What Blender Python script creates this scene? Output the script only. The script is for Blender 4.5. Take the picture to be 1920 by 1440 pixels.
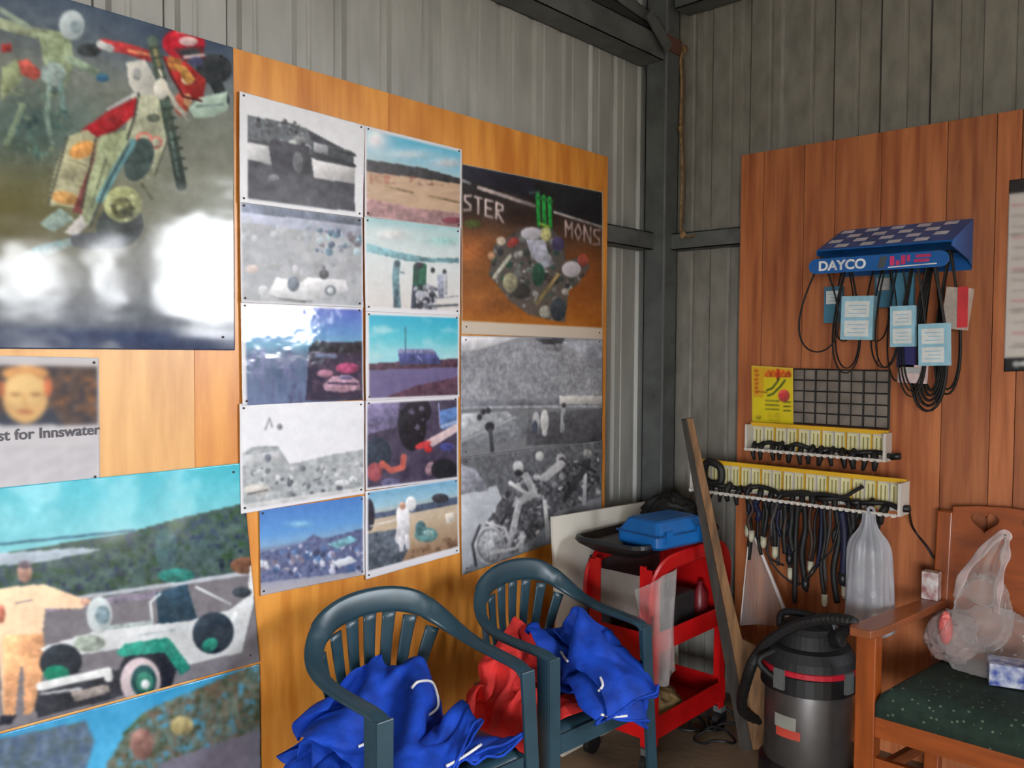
import bpy, bmesh, math, random
import numpy as np
from mathutils import Vector, Matrix

# ---------------------------------------------------------------- camera, sky, exposure
scene = bpy.context.scene
for o in list(bpy.data.objects):
    bpy.data.objects.remove(o)
FPX, YAW, PIT, ROL = 1604.7, 0.74235, 0.036535, 0.0064      # focal length in pixels of the 1920 wide frame; heading, tilt, roll
F0 = Vector((math.cos(YAW), math.sin(YAW), 0)); R0 = Vector((math.sin(YAW), -math.cos(YAW), 0)); U0 = Vector((0, 0, 1))
FW = F0*math.cos(PIT) - U0*math.sin(PIT); U1 = F0*math.sin(PIT) + U0*math.cos(PIT)
RT = R0*math.cos(ROL) + U1*math.sin(ROL); UP = -R0*math.sin(ROL) + U1*math.cos(ROL)
CAM = Vector((-3.42, -2.20, 1.55))
cd = bpy.data.cameras.new('camera'); cam = bpy.data.objects.new('camera', cd); scene.collection.objects.link(cam)
cd.sensor_fit = 'HORIZONTAL'; cd.sensor_width = 36; cd.lens = 36*FPX/1920; cd.clip_start = 0.02; cd.clip_end = 500
mw = Matrix.Identity(4)
for i in range(3):
    mw[i][0] = RT[i]; mw[i][1] = UP[i]; mw[i][2] = -FW[i]; mw[i][3] = CAM[i]
cam.matrix_world = mw
scene.camera = cam
scene.view_settings.view_transform = 'Standard'; scene.view_settings.look = 'None'
scene.view_settings.gamma = 1; scene.view_settings.use_curve_mapping = False
scene.view_settings.exposure = 0.0
w = bpy.data.worlds.new('World'); scene.world = w; w.use_nodes = True
nt = w.node_tree; bg = nt.nodes['Background']
tc = nt.nodes.new('ShaderNodeTexCoord'); sx = nt.nodes.new('ShaderNodeSeparateXYZ'); rp = nt.nodes.new('ShaderNodeValToRGB')
nt.links.new(tc.outputs['Generated'], sx.inputs[0]); nt.links.new(sx.outputs['Z'], rp.inputs[0])
rp.color_ramp.elements[0].position = 0.0; rp.color_ramp.elements[0].color = (0.95, 0.97, 1.0, 1)
rp.color_ramp.elements[1].position = 0.8; rp.color_ramp.elements[1].color = (0.78, 0.88, 1.0, 1)
nt.links.new(rp.outputs[0], bg.inputs['Color'])
bg.inputs['Strength'].default_value = 35.0
# the shed's openings: strip of open bays in the long wall and the big doorway behind the camera
BAYS = ((-2.75, -5.08, 2.66), (-5.67, -6.63, 2.52), (-7.32, -9.6, 2.46))     # open bays of the long wall: from, to, head height
WYM, WZ0, WZR = -4.5, 1.72, 1.28                                                # high sill up to WYM, beyond it an added rail WZR..WZ0 to darken the poster reflection
DY0, DY1, DZ1, DX = -3.6, -6.3, 2.15, -8.6
def portal(loc, rot, sx_, sy_):
    l = bpy.data.lights.new('sky_portal', 'AREA'); l.shape = 'RECTANGLE'; l.size = sx_; l.size_y = sy_
    l.cycles.is_portal = True
    o = bpy.data.objects.new('sky_portal', l); o.location = loc; o.rotation_euler = rot; scene.collection.objects.link(o)
portal((0.14, -6.2, 1.35), (0, math.radians(90), 0), 2.7, 6.9)
portal((DX-0.05, (DY0+DY1)/2, DZ1/2), (0, math.radians(-90), 0), DZ1, DY0-DY1)

# ---------------------------------------------------------------- helpers
COL = scene.collection
def ray(px, py): return FW + (px-960)/FPX*RT - (py-720)/FPX*UP
def onL(px, py, y=0.0): d = ray(px, py); return CAM + d*((y-CAM.y)/d.y)      # point of a plane parallel to the left wall
def onR(px, py, x=0.0): d = ray(px, py); return CAM + d*((x-CAM.x)/d.x)      # ... to the right wall
def onZ(px, py, z=0.0): d = ray(px, py); return CAM + d*((z-CAM.z)/d.z)      # ... to the floor

def lin(c):
    return tuple(((v/255)/12.92 if v/255 <= 0.04045 else ((v/255+0.055)/1.055)**2.4) for v in c)
MATS = {}
def mat(name, col, rough=0.6, metal=0.0, var=0.12, scale=8.0, bump=0.0, bscale=60.0, coat=0.0, stretch=None, spec=0.5, col2=None, alpha=None, sheen=0.0, rnd=0.0):
    if name in MATS: return MATS[name]
    m = bpy.data.materials.new(name); m.use_nodes = True; n = m.node_tree.nodes; l = m.node_tree.links
    b = n['Principled BSDF']; c = lin(col)
    b.inputs['Roughness'].default_value = rough; b.inputs['Metallic'].default_value = metal
    b.inputs['Specular IOR Level'].default_value = spec
    if coat: b.inputs['Coat Weight'].default_value = coat; b.inputs['Coat Roughness'].default_value = 0.15
    if sheen: b.inputs['Sheen Weight'].default_value = sheen
    t = n.new('ShaderNodeTexCoord'); mp = n.new('ShaderNodeMapping'); l.new(t.outputs['Object'], mp.inputs[0])
    if stretch: mp.inputs['Scale'].default_value = stretch
    if rnd:
        oi = n.new('ShaderNodeObjectInfo'); mv = n.new('ShaderNodeVectorMath'); mv.operation = 'MULTIPLY_ADD'
        cb = n.new('ShaderNodeCombineXYZ')
        for k in range(3): l.new(oi.outputs['Random'], cb.inputs[k])
        l.new(cb.outputs[0], mv.inputs[0]); mv.inputs[1].default_value = (37, 37, 37); l.new(t.outputs['Object'], mv.inputs[2])
        l.new(mv.outputs[0], mp.inputs[0])
    nz = n.new('ShaderNodeTexNoise'); nz.inputs['Scale'].default_value = scale; nz.inputs['Detail'].default_value = 5
    l.new(mp.outputs[0], nz.inputs['Vector'])
    r = n.new('ShaderNodeValToRGB'); l.new(nz.outputs['Fac'], r.inputs[0])
    lo = lin(col2) if col2 else tuple(max(0, v*(1-var*2)) for v in c)
    hi = tuple(min(1, v*(1+var)) for v in c)
    r.color_ramp.elements[0].position = 0.32; r.color_ramp.elements[0].color = (*lo, 1)
    r.color_ramp.elements[1].position = 0.62; r.color_ramp.elements[1].color = (*hi, 1)
    l.new(r.outputs[0], b.inputs['Base Color'])
    if rnd:
        hs = n.new('ShaderNodeHueSaturation'); ml = n.new('ShaderNodeMapRange'); l.new(oi.outputs['Random'], ml.inputs[0])
        ml.inputs['To Min'].default_value = 1-rnd; ml.inputs['To Max'].default_value = 1+rnd
        l.new(ml.outputs[0], hs.inputs['Value']); l.new(r.outputs[0], hs.inputs['Color']); l.new(hs.outputs[0], b.inputs['Base Color'])
    if bump:
        bz = n.new('ShaderNodeTexNoise'); bz.inputs['Scale'].default_value = bscale; l.new(mp.outputs[0], bz.inputs['Vector'])
        bp = n.new('ShaderNodeBump'); bp.inputs['Strength'].default_value = bump; bp.inputs['Distance'].default_value = 0.01
        l.new(bz.outputs['Fac'], bp.inputs['Height']); l.new(bp.outputs[0], b.inputs['Normal'])
    if alpha is not None:
        out = n['Material Output']; mx = n.new('ShaderNodeMixShader'); tr = n.new('ShaderNodeBsdfTransparent')
        lw = n.new('ShaderNodeLayerWeight'); lw.inputs['Blend'].default_value = 0.35
        mr = n.new('ShaderNodeMapRange'); mr.inputs['To Min'].default_value = alpha; mr.inputs['To Max'].default_value = min(1, alpha+0.5)
        l.new(lw.outputs['Facing'], mr.inputs[0]); l.new(mr.outputs[0], mx.inputs[0])
        l.new(tr.outputs[0], mx.inputs[1]); l.new(b.outputs[0], mx.inputs[2]); l.new(mx.outputs[0], out.inputs['Surface'])
    MATS[name] = m
    return m
def print_mat(name, rough, coat=0.0, spec=0.5):
    m = bpy.data.materials.new(name); m.use_nodes = True; n = m.node_tree.nodes; l = m.node_tree.links
    b = n['Principled BSDF']; a = n.new('ShaderNodeVertexColor'); a.layer_name = 'ink'
    l.new(a.outputs[0], b.inputs['Base Color']); b.inputs['Roughness'].default_value = rough
    b.inputs['Specular IOR Level'].default_value = spec
    if coat: b.inputs['Coat Weight'].default_value = coat; b.inputs['Coat Roughness'].default_value = 0.06
    return m

def tag(o, label, cat, group=None, kind=None):
    o['label'] = label
    if cat: o['category'] = cat
    if group: o['group'] = group
    if kind: o['kind'] = kind
    return o
def thing(name, loc, label, cat, group=None, rz=0.0):
    o = bpy.data.objects.new(name, None); o.empty_display_size = 0.1
    o.location = loc; o.rotation_euler.z = rz; COL.objects.link(o)
    return tag(o, label, cat, group)
def root_loc(p):
    v = Vector((0, 0, 0))
    while p is not None:
        v += p.location; p = p.parent
    return v
def obj(name, bm, m, parent=None, smooth=False, local=False, bevel=0.0):
    """link a bmesh as one mesh; vertices are given in room coordinates unless local"""
    if parent is not None and not local:
        bmesh.ops.translate(bm, verts=bm.verts, vec=-root_loc(parent))
    elif parent is None and not local:
        zs = [v.co.z for v in bm.verts]; c = Vector((sum(v.co.x for v in bm.verts)/len(zs), sum(v.co.y for v in bm.verts)/len(zs), min(zs)))
        bmesh.ops.translate(bm, verts=bm.verts, vec=-c)
    bmesh.ops.recalc_face_normals(bm, faces=bm.faces)
    me = bpy.data.meshes.new(name); bm.to_mesh(me); bm.free()
    if m: me.materials.append(m)
    if smooth: me.polygons.foreach_set('use_smooth', [True]*len(me.polygons))
    o = bpy.data.objects.new(name, me); COL.objects.link(o)
    if parent is not None: o.parent = parent
    elif not local: o.location = c
    if bevel:
        b = o.modifiers.new('bevel', 'BEVEL'); b.width = bevel; b.segments = 2; b.limit_method = 'ANGLE'
    return o
def B(): return bmesh.new()
def box(bm, x0, x1, y0, y1, z0, z1, M=None):
    vs = [bm.verts.new(p) for p in ((x0,y0,z0),(x1,y0,z0),(x1,y1,z0),(x0,y1,z0),(x0,y0,z1),(x1,y0,z1),(x1,y1,z1),(x0,y1,z1))]
    for f in ((0,3,2,1),(4,5,6,7),(0,1,5,4),(1,2,6,5),(2,3,7,6),(3,0,4,7)): bm.faces.new([vs[i] for i in f])
    if M: bmesh.ops.transform(bm, matrix=M, verts=vs)
    return bm
def hexa(bm, a, b, wa, wb, n):
    """a bar from a to b, w = (width vector), n = thickness vector"""
    a, b, wa, wb, n = map(Vector, (a, b, wa, wb, n))
    vs = [bm.verts.new(p) for p in (a-wa-n, a+wa-n, a+wa+n, a-wa+n, b-wb-n, b+wb-n, b+wb+n, b-wb+n)]
    for f in ((0,3,2,1),(4,5,6,7),(0,1,5,4),(1,2,6,5),(2,3,7,6),(3,0,4,7)): bm.faces.new([vs[i] for i in f])
    return bm
def smoothpts(pts, k=6, closed=False):
    P = [Vector(p) for p in pts]; n = len(P); out = []
    rng = range(n if closed else n-1)
    for i in rng:
        g = (lambda j: P[j % n]) if closed else (lambda j: P[max(0, min(n-1, j))])
        p0, p1, p2, p3 = g(i-1), g(i), g(i+1), g(i+2)
        for s in range(k):
            t = s/k
            out.append(0.5*((2*p1)+(p2-p0)*t+(2*p0-5*p1+4*p2-p3)*t*t+(3*p1-p0-3*p2+p3)*t**3))
    if not closed: out.append(P[-1])
    return out
def tube(bm, pts, r, n=8, k=6, closed=False, flat=1.0, rs=None):
    P = smoothpts(pts, k, closed) if k > 1 else [Vector(p) for p in pts]
    N = len(P); rings = []; up = Vector((0.13, 0.27, 0.95))
    prev = None
    for i, p in enumerate(P):
        a = P[(i-1) % N] if closed else P[max(0, i-1)]; b = P[(i+1) % N] if closed else P[min(N-1, i+1)]
        t = (b-a).normalized() if (b-a).length > 1e-9 else Vector((0,0,1))
        if prev is None:
            u = t.cross(up)
            if u.length < 1e-3: u = t.cross(Vector((1,0,0)))
            u.normalize()
        else:
            u = (prev - t*prev.dot(t)).normalized()
        prev = u; v = t.cross(u)
        rr = r if rs is None else r*np.interp(i/max(1, N-1), np.linspace(0, 1, len(rs)), rs)
        rings.append([bm.verts.new(p + (u*math.cos(2*math.pi*j/n) + v*flat*math.sin(2*math.pi*j/n))*rr) for j in range(n)])
    for i in range(N if closed else N-1):
        A, C = rings[i], rings[(i+1) % N]
        for j in range(n): bm.faces.new((A[j], A[(j+1) % n], C[(j+1) % n], C[j]))
    if not closed:
        bm.faces.new(rings[0][::-1]); bm.faces.new(rings[-1])
    return bm
def band(bm, P, W, T, closed=False):
    """sweep a rectangle: half-width vectors W and half-thickness vectors T for each point of P"""
    rings = []
    for p, w_, t_ in zip(P, W, T):
        p, w_, t_ = Vector(p), Vector(w_), Vector(t_)
        c = 0.72
        rings.append([bm.verts.new(q) for q in (p-w_-t_*c*0.4, p-w_*c-t_, p+w_*c-t_, p+w_-t_*c*0.4, p+w_+t_*c*0.4, p+w_*c+t_, p-w_*c+t_, p-w_+t_*c*0.4)])
    N = len(rings); n = 8
    for i in range(N if closed else N-1):
        A, C = rings[i], rings[(i+1) % N]
        for j in range(n): bm.faces.new((A[j], A[(j+1) % n], C[(j+1) % n], C[j]))
    if not closed: bm.faces.new(rings[0][::-1]); bm.faces.new(rings[-1])
    return bm
def lathe(bm, prof, cx=0, cy=0, n=28):
    rings = []
    for r, z in prof:
        rings.append([bm.verts.new((cx+r*math.cos(2*math.pi*j/n), cy+r*math.sin(2*math.pi*j/n), z)) for j in range(n)])
    for A, C in zip(rings, rings[1:]):
        for j in range(n): bm.faces.new((A[j], A[(j+1) % n], C[(j+1) % n], C[j]))
    bm.faces.new(rings[0][::-1]); bm.faces.new(rings[-1])
    return bm
def sheet(bm, fn, nu, nv, thick=None):
    """a grid surface fn(u, v) -> point; with thick, a closed slab of that thickness"""
    g = [[Vector(fn(i/nu, j/nv)) for j in range(nv+1)] for i in range(nu+1)]
    V = [[bm.verts.new(p) for p in r] for r in g]
    for i in range(nu):
        for j in range(nv): bm.faces.new((V[i][j], V[i+1][j], V[i+1][j+1], V[i][j+1]))
    if thick:
        W = []
        for i in range(nu+1):
            row = []
            for j in range(nv+1):
                du = g[min(nu, i+1)][j]-g[max(0, i-1)][j]; dv = g[i][min(nv, j+1)]-g[i][max(0, j-1)]
                row.append(bm.verts.new(g[i][j]+du.cross(dv).normalized()*thick))
            W.append(row)
        for i in range(nu):
            for j in range(nv): bm.faces.new((W[i][j], W[i][j+1], W[i+1][j+1], W[i+1][j]))
        for i in range(nu):
            bm.faces.new((V[i][0], W[i][0], W[i+1][0], V[i+1][0])); bm.faces.new((V[i][nv], V[i+1][nv], W[i+1][nv], W[i][nv]))
        for j in range(nv):
            bm.faces.new((V[0][j], V[0][j+1], W[0][j+1], W[0][j])); bm.faces.new((V[nu][j], W[nu][j], W[nu][j+1], V[nu][j+1]))
    return bm
RS = np.random.RandomState(5)
LAT = RS.rand(64, 64)
def vnoise(x, y):
    x = np.asarray(x, float); y = np.asarray(y, float)
    xi = np.floor(x).astype(int); yi = np.floor(y).astype(int); fx = x-xi; fy = y-yi
    fx = fx*fx*(3-2*fx); fy = fy*fy*(3-2*fy)
    a = LAT[xi % 64, yi % 64]; b = LAT[(xi+1) % 64, yi % 64]; c = LAT[xi % 64, (yi+1) % 64]; d = LAT[(xi+1) % 64, (yi+1) % 64]
    return (a*(1-fx)+b*fx)*(1-fy)+(c*(1-fx)+d*fx)*fy
def fnoise(x, y): return vnoise(x, y)*0.55+vnoise(2.1*x+7, 2.1*y+3)*0.3+vnoise(4.3*x+1, 4.3*y+9)*0.15
def text_mesh(name, s, size, m, origin, ux, uz, parent=None, depth=0.0008, sx=1.0, bold=0.0):
    """lettering as a thin mesh standing on a surface; ux = reading direction, uz = up"""
    cu = bpy.data.curves.new(name, 'FONT'); cu.body = s; cu.size = size; cu.extrude = depth; cu.offset = bold
    t = bpy.data.objects.new(name, cu); COL.objects.link(t)
    me = bpy.data.meshes.new_from_object(t); bpy.data.objects.remove(t)
    ux, uz = Vector(ux).normalized(), Vector(uz).normalized(); nn = ux.cross(uz)
    o_ = Vector(origin) - (root_loc(parent) if parent else Vector((0,0,0)))
    for v in me.vertices:
        c = v.co.copy(); v.co = o_ + ux*c.x*sx + uz*c.y + nn*c.z
    me.materials.clear(); me.materials.append(m)
    o = bpy.data.objects.new(name, me); COL.objects.link(o)
    if parent: o.parent = parent
    return o

# ---------------------------------------------------------------- materials
m_galv = mat('galvanised_sheet', (174, 174, 170), 0.55, 0.12, 0.08, 5, 0.05, 40, stretch=(2, 2, 0.5))
m_galvd = mat('stained_galvanised_sheet', (140, 136, 128), 0.6, 0.1, 0.10, 9, 0.08, 50, stretch=(2, 2, 0.9))
m_steel = mat('painted_steel', (100, 103, 102), 0.55, 0.2, 0.15, 9)
m_conc = mat('dusty_concrete', (142, 124, 100), 0.85, 0, 0.2, 3, 0.2, 30)
m_ply = mat('varnished_plywood', (224, 152, 66), 0.34, 0, 0.07, 3.0, 0.02, 30, stretch=(6, 1, 0.8), col2=(198, 118, 40), rnd=0.03)
m_ply_glare = mat('glare_paled_plywood', (226, 172, 104), 0.34, 0, 0.06, 3.0, 0.02, 30, stretch=(6, 1, 0.8), col2=(210, 150, 84))  # glare off the varnish is put into this paler colour
m_plank = mat('cedar_board', (182, 110, 66), 0.5, 0, 0.1, 3.0, 0.03, 40, stretch=(9, 9, 0.7), col2=(148, 78, 42), rnd=0.17)
m_chair = mat('dark_green_plastic', (38, 64, 76), 0.33, 0, 0.08, 12)
m_blue = mat('royal_blue_fabric', (18, 64, 172), 0.7, 0, 0.2, 14, 0.2, 60, spec=0.25)
m_navy = mat('navy_lining', (16, 30, 86), 0.8, 0, 0.2, 14, 0.2, 90)
m_red = mat('red_fabric', (208, 40, 36), 0.8, 0, 0.15, 14, 0.25, 90)
m_white = mat('white_cord', (225, 222, 220), 0.7)
m_cart = mat('red_enamel', (190, 14, 18), 0.35, 0, 0.12, 6)
m_black = mat('black_plastic', (24, 24, 26), 0.4, 0, 0.2, 10)
m_rubber = mat('black_rubber', (22, 21, 21), 0.6, 0, 0.2, 20)
m_box = mat('blue_plastic', (14, 98, 172), 0.38, 0, 0.08, 6)
m_clear = mat('clear_plastic', (225, 222, 220), 0.12, 0, 0.04, 20, 0.25, 9, alpha=0.07)
m_bag = mat('carrier_bag_plastic', (190, 192, 200), 0.3, 0, 0.05, 15, 0.4, 25, alpha=0.5)
m_board = mat('white_board', (226, 220, 208), 0.5, 0, 0.04, 3)
m_wood = mat('stained_armchair_wood', (152, 74, 26), 0.35, 0, 0.12, 4, 0.03, 40, stretch=(8, 8, 1), coat=0.2)
m_woodx = mat('stained_arm_wood', (142, 78, 42), 0.35, 0, 0.12, 4, 0.03, 40, stretch=(1, 8, 8), coat=0.2)
m_stick = mat('weathered_timber', (128, 92, 58), 0.7, 0, 0.25, 5, 0.1, 40, stretch=(9, 9, 1))
m_stick_shade = mat('shaded_timber_edge', (54, 48, 42), 0.8, 0, 0.2, 5, 0.1, 40, stretch=(9, 9, 1))  # darker timber colour carrying the shade of the paddle's side
m_yel = mat('yellow_enamel', (226, 176, 30), 0.45, 0, 0.06, 6)
m_cream = mat('cream_label_card', (222, 216, 166), 0.6, 0, 0.05, 30, rnd=0.06)
m_wht = mat('white_enamel', (214, 208, 200), 0.45, 0, 0.05, 8)
m_dayco = mat('blue_display_enamel', (10, 92, 168), 0.4, 0, 0.05, 6)
m_ink = mat('black_ink', (78, 76, 84), 0.6)
m_steelb = mat('brushed_tank_steel', (112, 110, 110), 0.35, 0.8, 0.08, 10)
m_wire = mat('dark_wire', (50, 48, 46), 0.5, 0.4)
m_rope = mat('old_rope', (150, 118, 78), 0.9, 0, 0.25, 40, 0.4, 150)
m_pin = mat('pin_head', (70, 60, 55), 0.4)

# ---------------------------------------------------------------- the shed
def structure(name, label):
    o = bpy.data.objects.new(name, None); COL.objects.link(o); o['kind'] = 'structure'; o['label'] = label
    return o
def clad(parent, axis, base, s0, s1, z0, z1, phase, pitch=0.187, sgn=1):
    """ribbed steel sheets, four pans wide, side by side; ribs point outwards"""
    mm = m_galvd if parent.name == 'wall_right' else m_galv
    k0 = math.floor((s0-phase)/pitch); s = phase + k0*pitch
    sheets = []; cur = []
    k = 0
    while s < s1:
        cur += [(s, 0), (s+0.0015, 0.034), (s+0.0095, 0.034), (s+0.013, 0.014), (s+0.042, 0.014), (s+0.052, 0), (s+0.085, 0), (s+0.090, 0.004), (s+0.10, 0.004), (s+0.105, 0)]
        k += 1; s += pitch
        if k % 4 == 0 or s >= s1:
            cur += [(s, 0), (s+0.008, 0)]; sheets.append(cur); cur = []
    for n_, prof in enumerate(sheets):
        prof = [(min(max(a, s0), s1), d) for a, d in prof]
        bm = B(); off = 0.0012*(n_ % 2)
        lo = []; hi = []
        for a, d in prof:
            d = base + sgn*(d + off)
            p = (a, d) if axis == 'x' else (d, a)
            lo.append(bm.verts.new((*p, z0))); hi.append(bm.verts.new((*p, z1)))
        for i in range(len(lo)-1): bm.faces.new((lo[i], lo[i+1], hi[i+1], hi[i]))
        bmesh.ops.remove_doubles(bm, verts=bm.verts, dist=1e-5)
        o = obj('cladding_sheet', bm, mm, parent)
        sd = o.modifiers.new('gauge', 'SOLIDIFY'); sd.thickness = 0.001
ROOF = 3.42
wl = structure('wall_left', 'ribbed galvanised steel wall behind the plywood and posters')
clad(wl, 'x', 0.1, -8.6, 0.12, 0, ROOF, -0.458)
wr = structure('wall_right', 'ribbed galvanised steel wall behind the cedar boards')
clad(wr, 'y', 0.1, BAYS[0][0], 0.12, 0, ROOF, -0.203)
for a, b, zt in BAYS: clad(wr, 'y', 0.1, b, a, zt, ROOF, -0.203)
clad(wr, 'y', 0.1, WYM, BAYS[0][0], 0, WZ0, -0.203)
for a, b in ((WYM, BAYS[0][1]), BAYS[1][:2], BAYS[2][:2]): clad(wr, 'y', 0.1, b, a, WZR, WZ0, -0.203)
for a, b in ((BAYS[0][1], BAYS[1][0]), (BAYS[1][1], BAYS[2][0]), (BAYS[2][1], -10.7)): clad(wr, 'y', 0.1, b, a, 0, ROOF, -0.203)
wb = structure('wall_front', 'ribbed steel wall at the far side of the shed behind the camera')
clad(wb, 'x', -10.7, -8.6, 0.12, 0, ROOF, -0.458, sgn=-1)
wd = structure('wall_back', 'ribbed steel wall with the wide open doorway')
clad(wd, 'y', DX, DY0, 0.12, 0, ROOF, -0.2, sgn=-1)
clad(wd, 'y', DX, -10.7, DY1, 0, ROOF, -0.2, sgn=-1)
clad(wd, 'y', DX, DY1, DY0, DZ1, ROOF, -0.2, sgn=-1)
fl = obj('floor', box(B(), -8.7, 0.2, -10.8, 0.2, -0.1, 0.0), m_conc); fl['kind'] = 'structure'; fl['label'] = 'dusty brown concrete floor of the shed'
ce = obj('ceiling', box(B(), -8.7, 0.2, -10.8, 0.2, ROOF, ROOF+0.04), m_galv); ce['kind'] = 'structure'; ce['label'] = 'grey steel roof of the shed'
gr = obj('ground', box(B(), -60, 60, -60, 60, -0.3, -0.12), mat('gravel_yard', (140, 132, 118), 0.9, 0, 0.15, 2)); gr['kind'] = 'structure'; gr['label'] = 'pale gravel yard outside the shed'
# posts of the open bays
for k, yy in enumerate((BAYS[0][0], WYM, BAYS[0][1], BAYS[1][0], BAYS[1][1], BAYS[2][0], BAYS[2][1])):
    o = obj('trim_%d' % (k+1), box(B(), 0.0, 0.09, yy-0.04, yy+0.04, 0.0, WZ0 if k == 1 else 2.66), m_steel); o['kind'] = 'structure'; o['label'] = 'grey steel post of the open bays'
# corner column: box section with a pale strip painted as its edge highlight
t = thing('steel_column', (0.01, 0.01, 0), 'dark grey steel column standing in the corner of the shed', 'column')
bm = B(); box(bm, -0.045, 0.065, -0.045, -0.041, 0, ROOF); box(bm, -0.045, -0.041, -0.045, 0.065, 0, ROOF)
box(bm, 0.061, 0.065, -0.045, 0.065, 0, ROOF); box(bm, -0.045, 0.065, 0.061, 0.065, 0, ROOF)
obj('column_shaft', bm, m_steel, t)
obj('edge_highlight', box(B(), -0.049, -0.041, -0.049, -0.041, 0, ROOF), mat('highlight_steel', (130, 134, 138), 0.4, 0.4), t)
obj('bolt_plate', box(B(), -0.052, 0.072, -0.052, -0.045, 2.93, 3.0), mat('primer_red_steel', (104, 66, 56), 0.6), t)
for z in (0.55, 0.95, 1.35, 1.75, 2.2, 2.6):
    bm = B(); bmesh.ops.create_cone(bm, cap_ends=True, segments=8, radius1=0.008, radius2=0.007, depth=0.008, matrix=Matrix.Translation((-0.047, 0.01, z)) @ Matrix.Rotation(math.pi/2, 4, 'Y'))
    obj('bolt', bm, m_steel, t)
def girt(name, axis, s0, s1, z0, z1, label, rise=0.0, d0=0.013, d1=0.095):
    """a C-section rail: web towards the room, two flanges, two lips"""
    t_ = 0.004; bm = B()
    parts = [(d0, d0+t_, z0, z1), (d0, d1, z0, z0+t_), (d0, d1, z1-t_, z1), (d1-t_, d1, z0, z0+0.02), (d1-t_, d1, z1-0.02, z1)]
    for a, b, c, d in parts:
        if axis == 'x': box(bm, s0, s1, a, b, c, d)
        else: box(bm, a, b, s0, s1, c, d)
    if rise:
        for v in bm.verts: v.co.z += rise*((s1-v.co.x) if axis == 'x' else (s1-v.co.y))
    return tag(obj(name, bm, m_steel), label, 'girt')
girt('wall_girt', 'x', -8.5, -0.046, 2.03, 2.11, 'horizontal steel girt on the left wall, meeting the column beside the racing poster')
girt('wall_girt', 'y', -2.7, -0.046, 2.03, 2.105, 'horizontal steel girt on the right wall, ending behind the cedar boards')
girt('eave_girt', 'x', -8.5, -0.046, 2.885, 2.995, 'horizontal steel rail high on the left wall above the plywood', d0=-0.03)
girt('roof_rail', 'x', -3.4, -0.046, 3.02, 3.08, 'gently sloping dark steel rail at the top of the left wall, near the column', rise=0.10, d0=-0.01)
girt('eave_girt', 'y', -2.7, -0.07, 3.115, 3.25, 'dark steel rail at the very top of the right wall', d0=-0.02)
bm = B(); hexa(bm, (-0.05, -0.06, 2.93), (-0.20, -0.05, 3.05), (0.02, 0, 0.025), (0.02, 0, 0.025), (0, 0.004, 0))
tag(obj('cleat_plate', bm, m_steel), 'small steel cleat plate at the top of the corner column', 'cleat')

# sheets of plywood on the left wall
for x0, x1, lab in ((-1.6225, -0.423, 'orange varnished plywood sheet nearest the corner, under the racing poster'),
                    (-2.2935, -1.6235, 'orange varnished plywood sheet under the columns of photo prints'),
                    (-3.492, -2.2945, 'varnished plywood sheet at the far left, painted paler for glare, under the big motocross poster')):
    tag(obj('plywood_sheet', box(B(), x0, x1, 0.0, 0.012, 0.0, 2.39), m_ply_glare if x0 < -3 else m_ply, bevel=0.0004), lab, 'plywood')
# cedar boards on the right wall
ys = [-0.4, -0.506, -0.685, -0.814, -0.993, -1.229, -1.391, -1.47, -1.62, -1.80, -1.95, -2.12, -2.3, -2.5]
cp = thing('board_panel', (0.006, -1.4, 0), 'tall panel of vertical reddish cedar boards on the right wall', 'wood panel')
for a, b in zip(ys, ys[1:]):
    bm = B(); box(bm, 0.0, 0.012, b+0.0012, a-0.0012, 0.0, 2.41)
    obj('board', bm, m_plank, cp, bevel=0.0012)
tag(obj('gap_shade_sheet', box(B(), 0.0122, 0.0128, -2.5, -0.4, 0.0, 2.405), mat('gap_shade', (50, 32, 20), 0.8), cp), 'dark sheet standing in for the shade in the gaps between the boards', None)  # dark sheet gives the board gaps their shade

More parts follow.
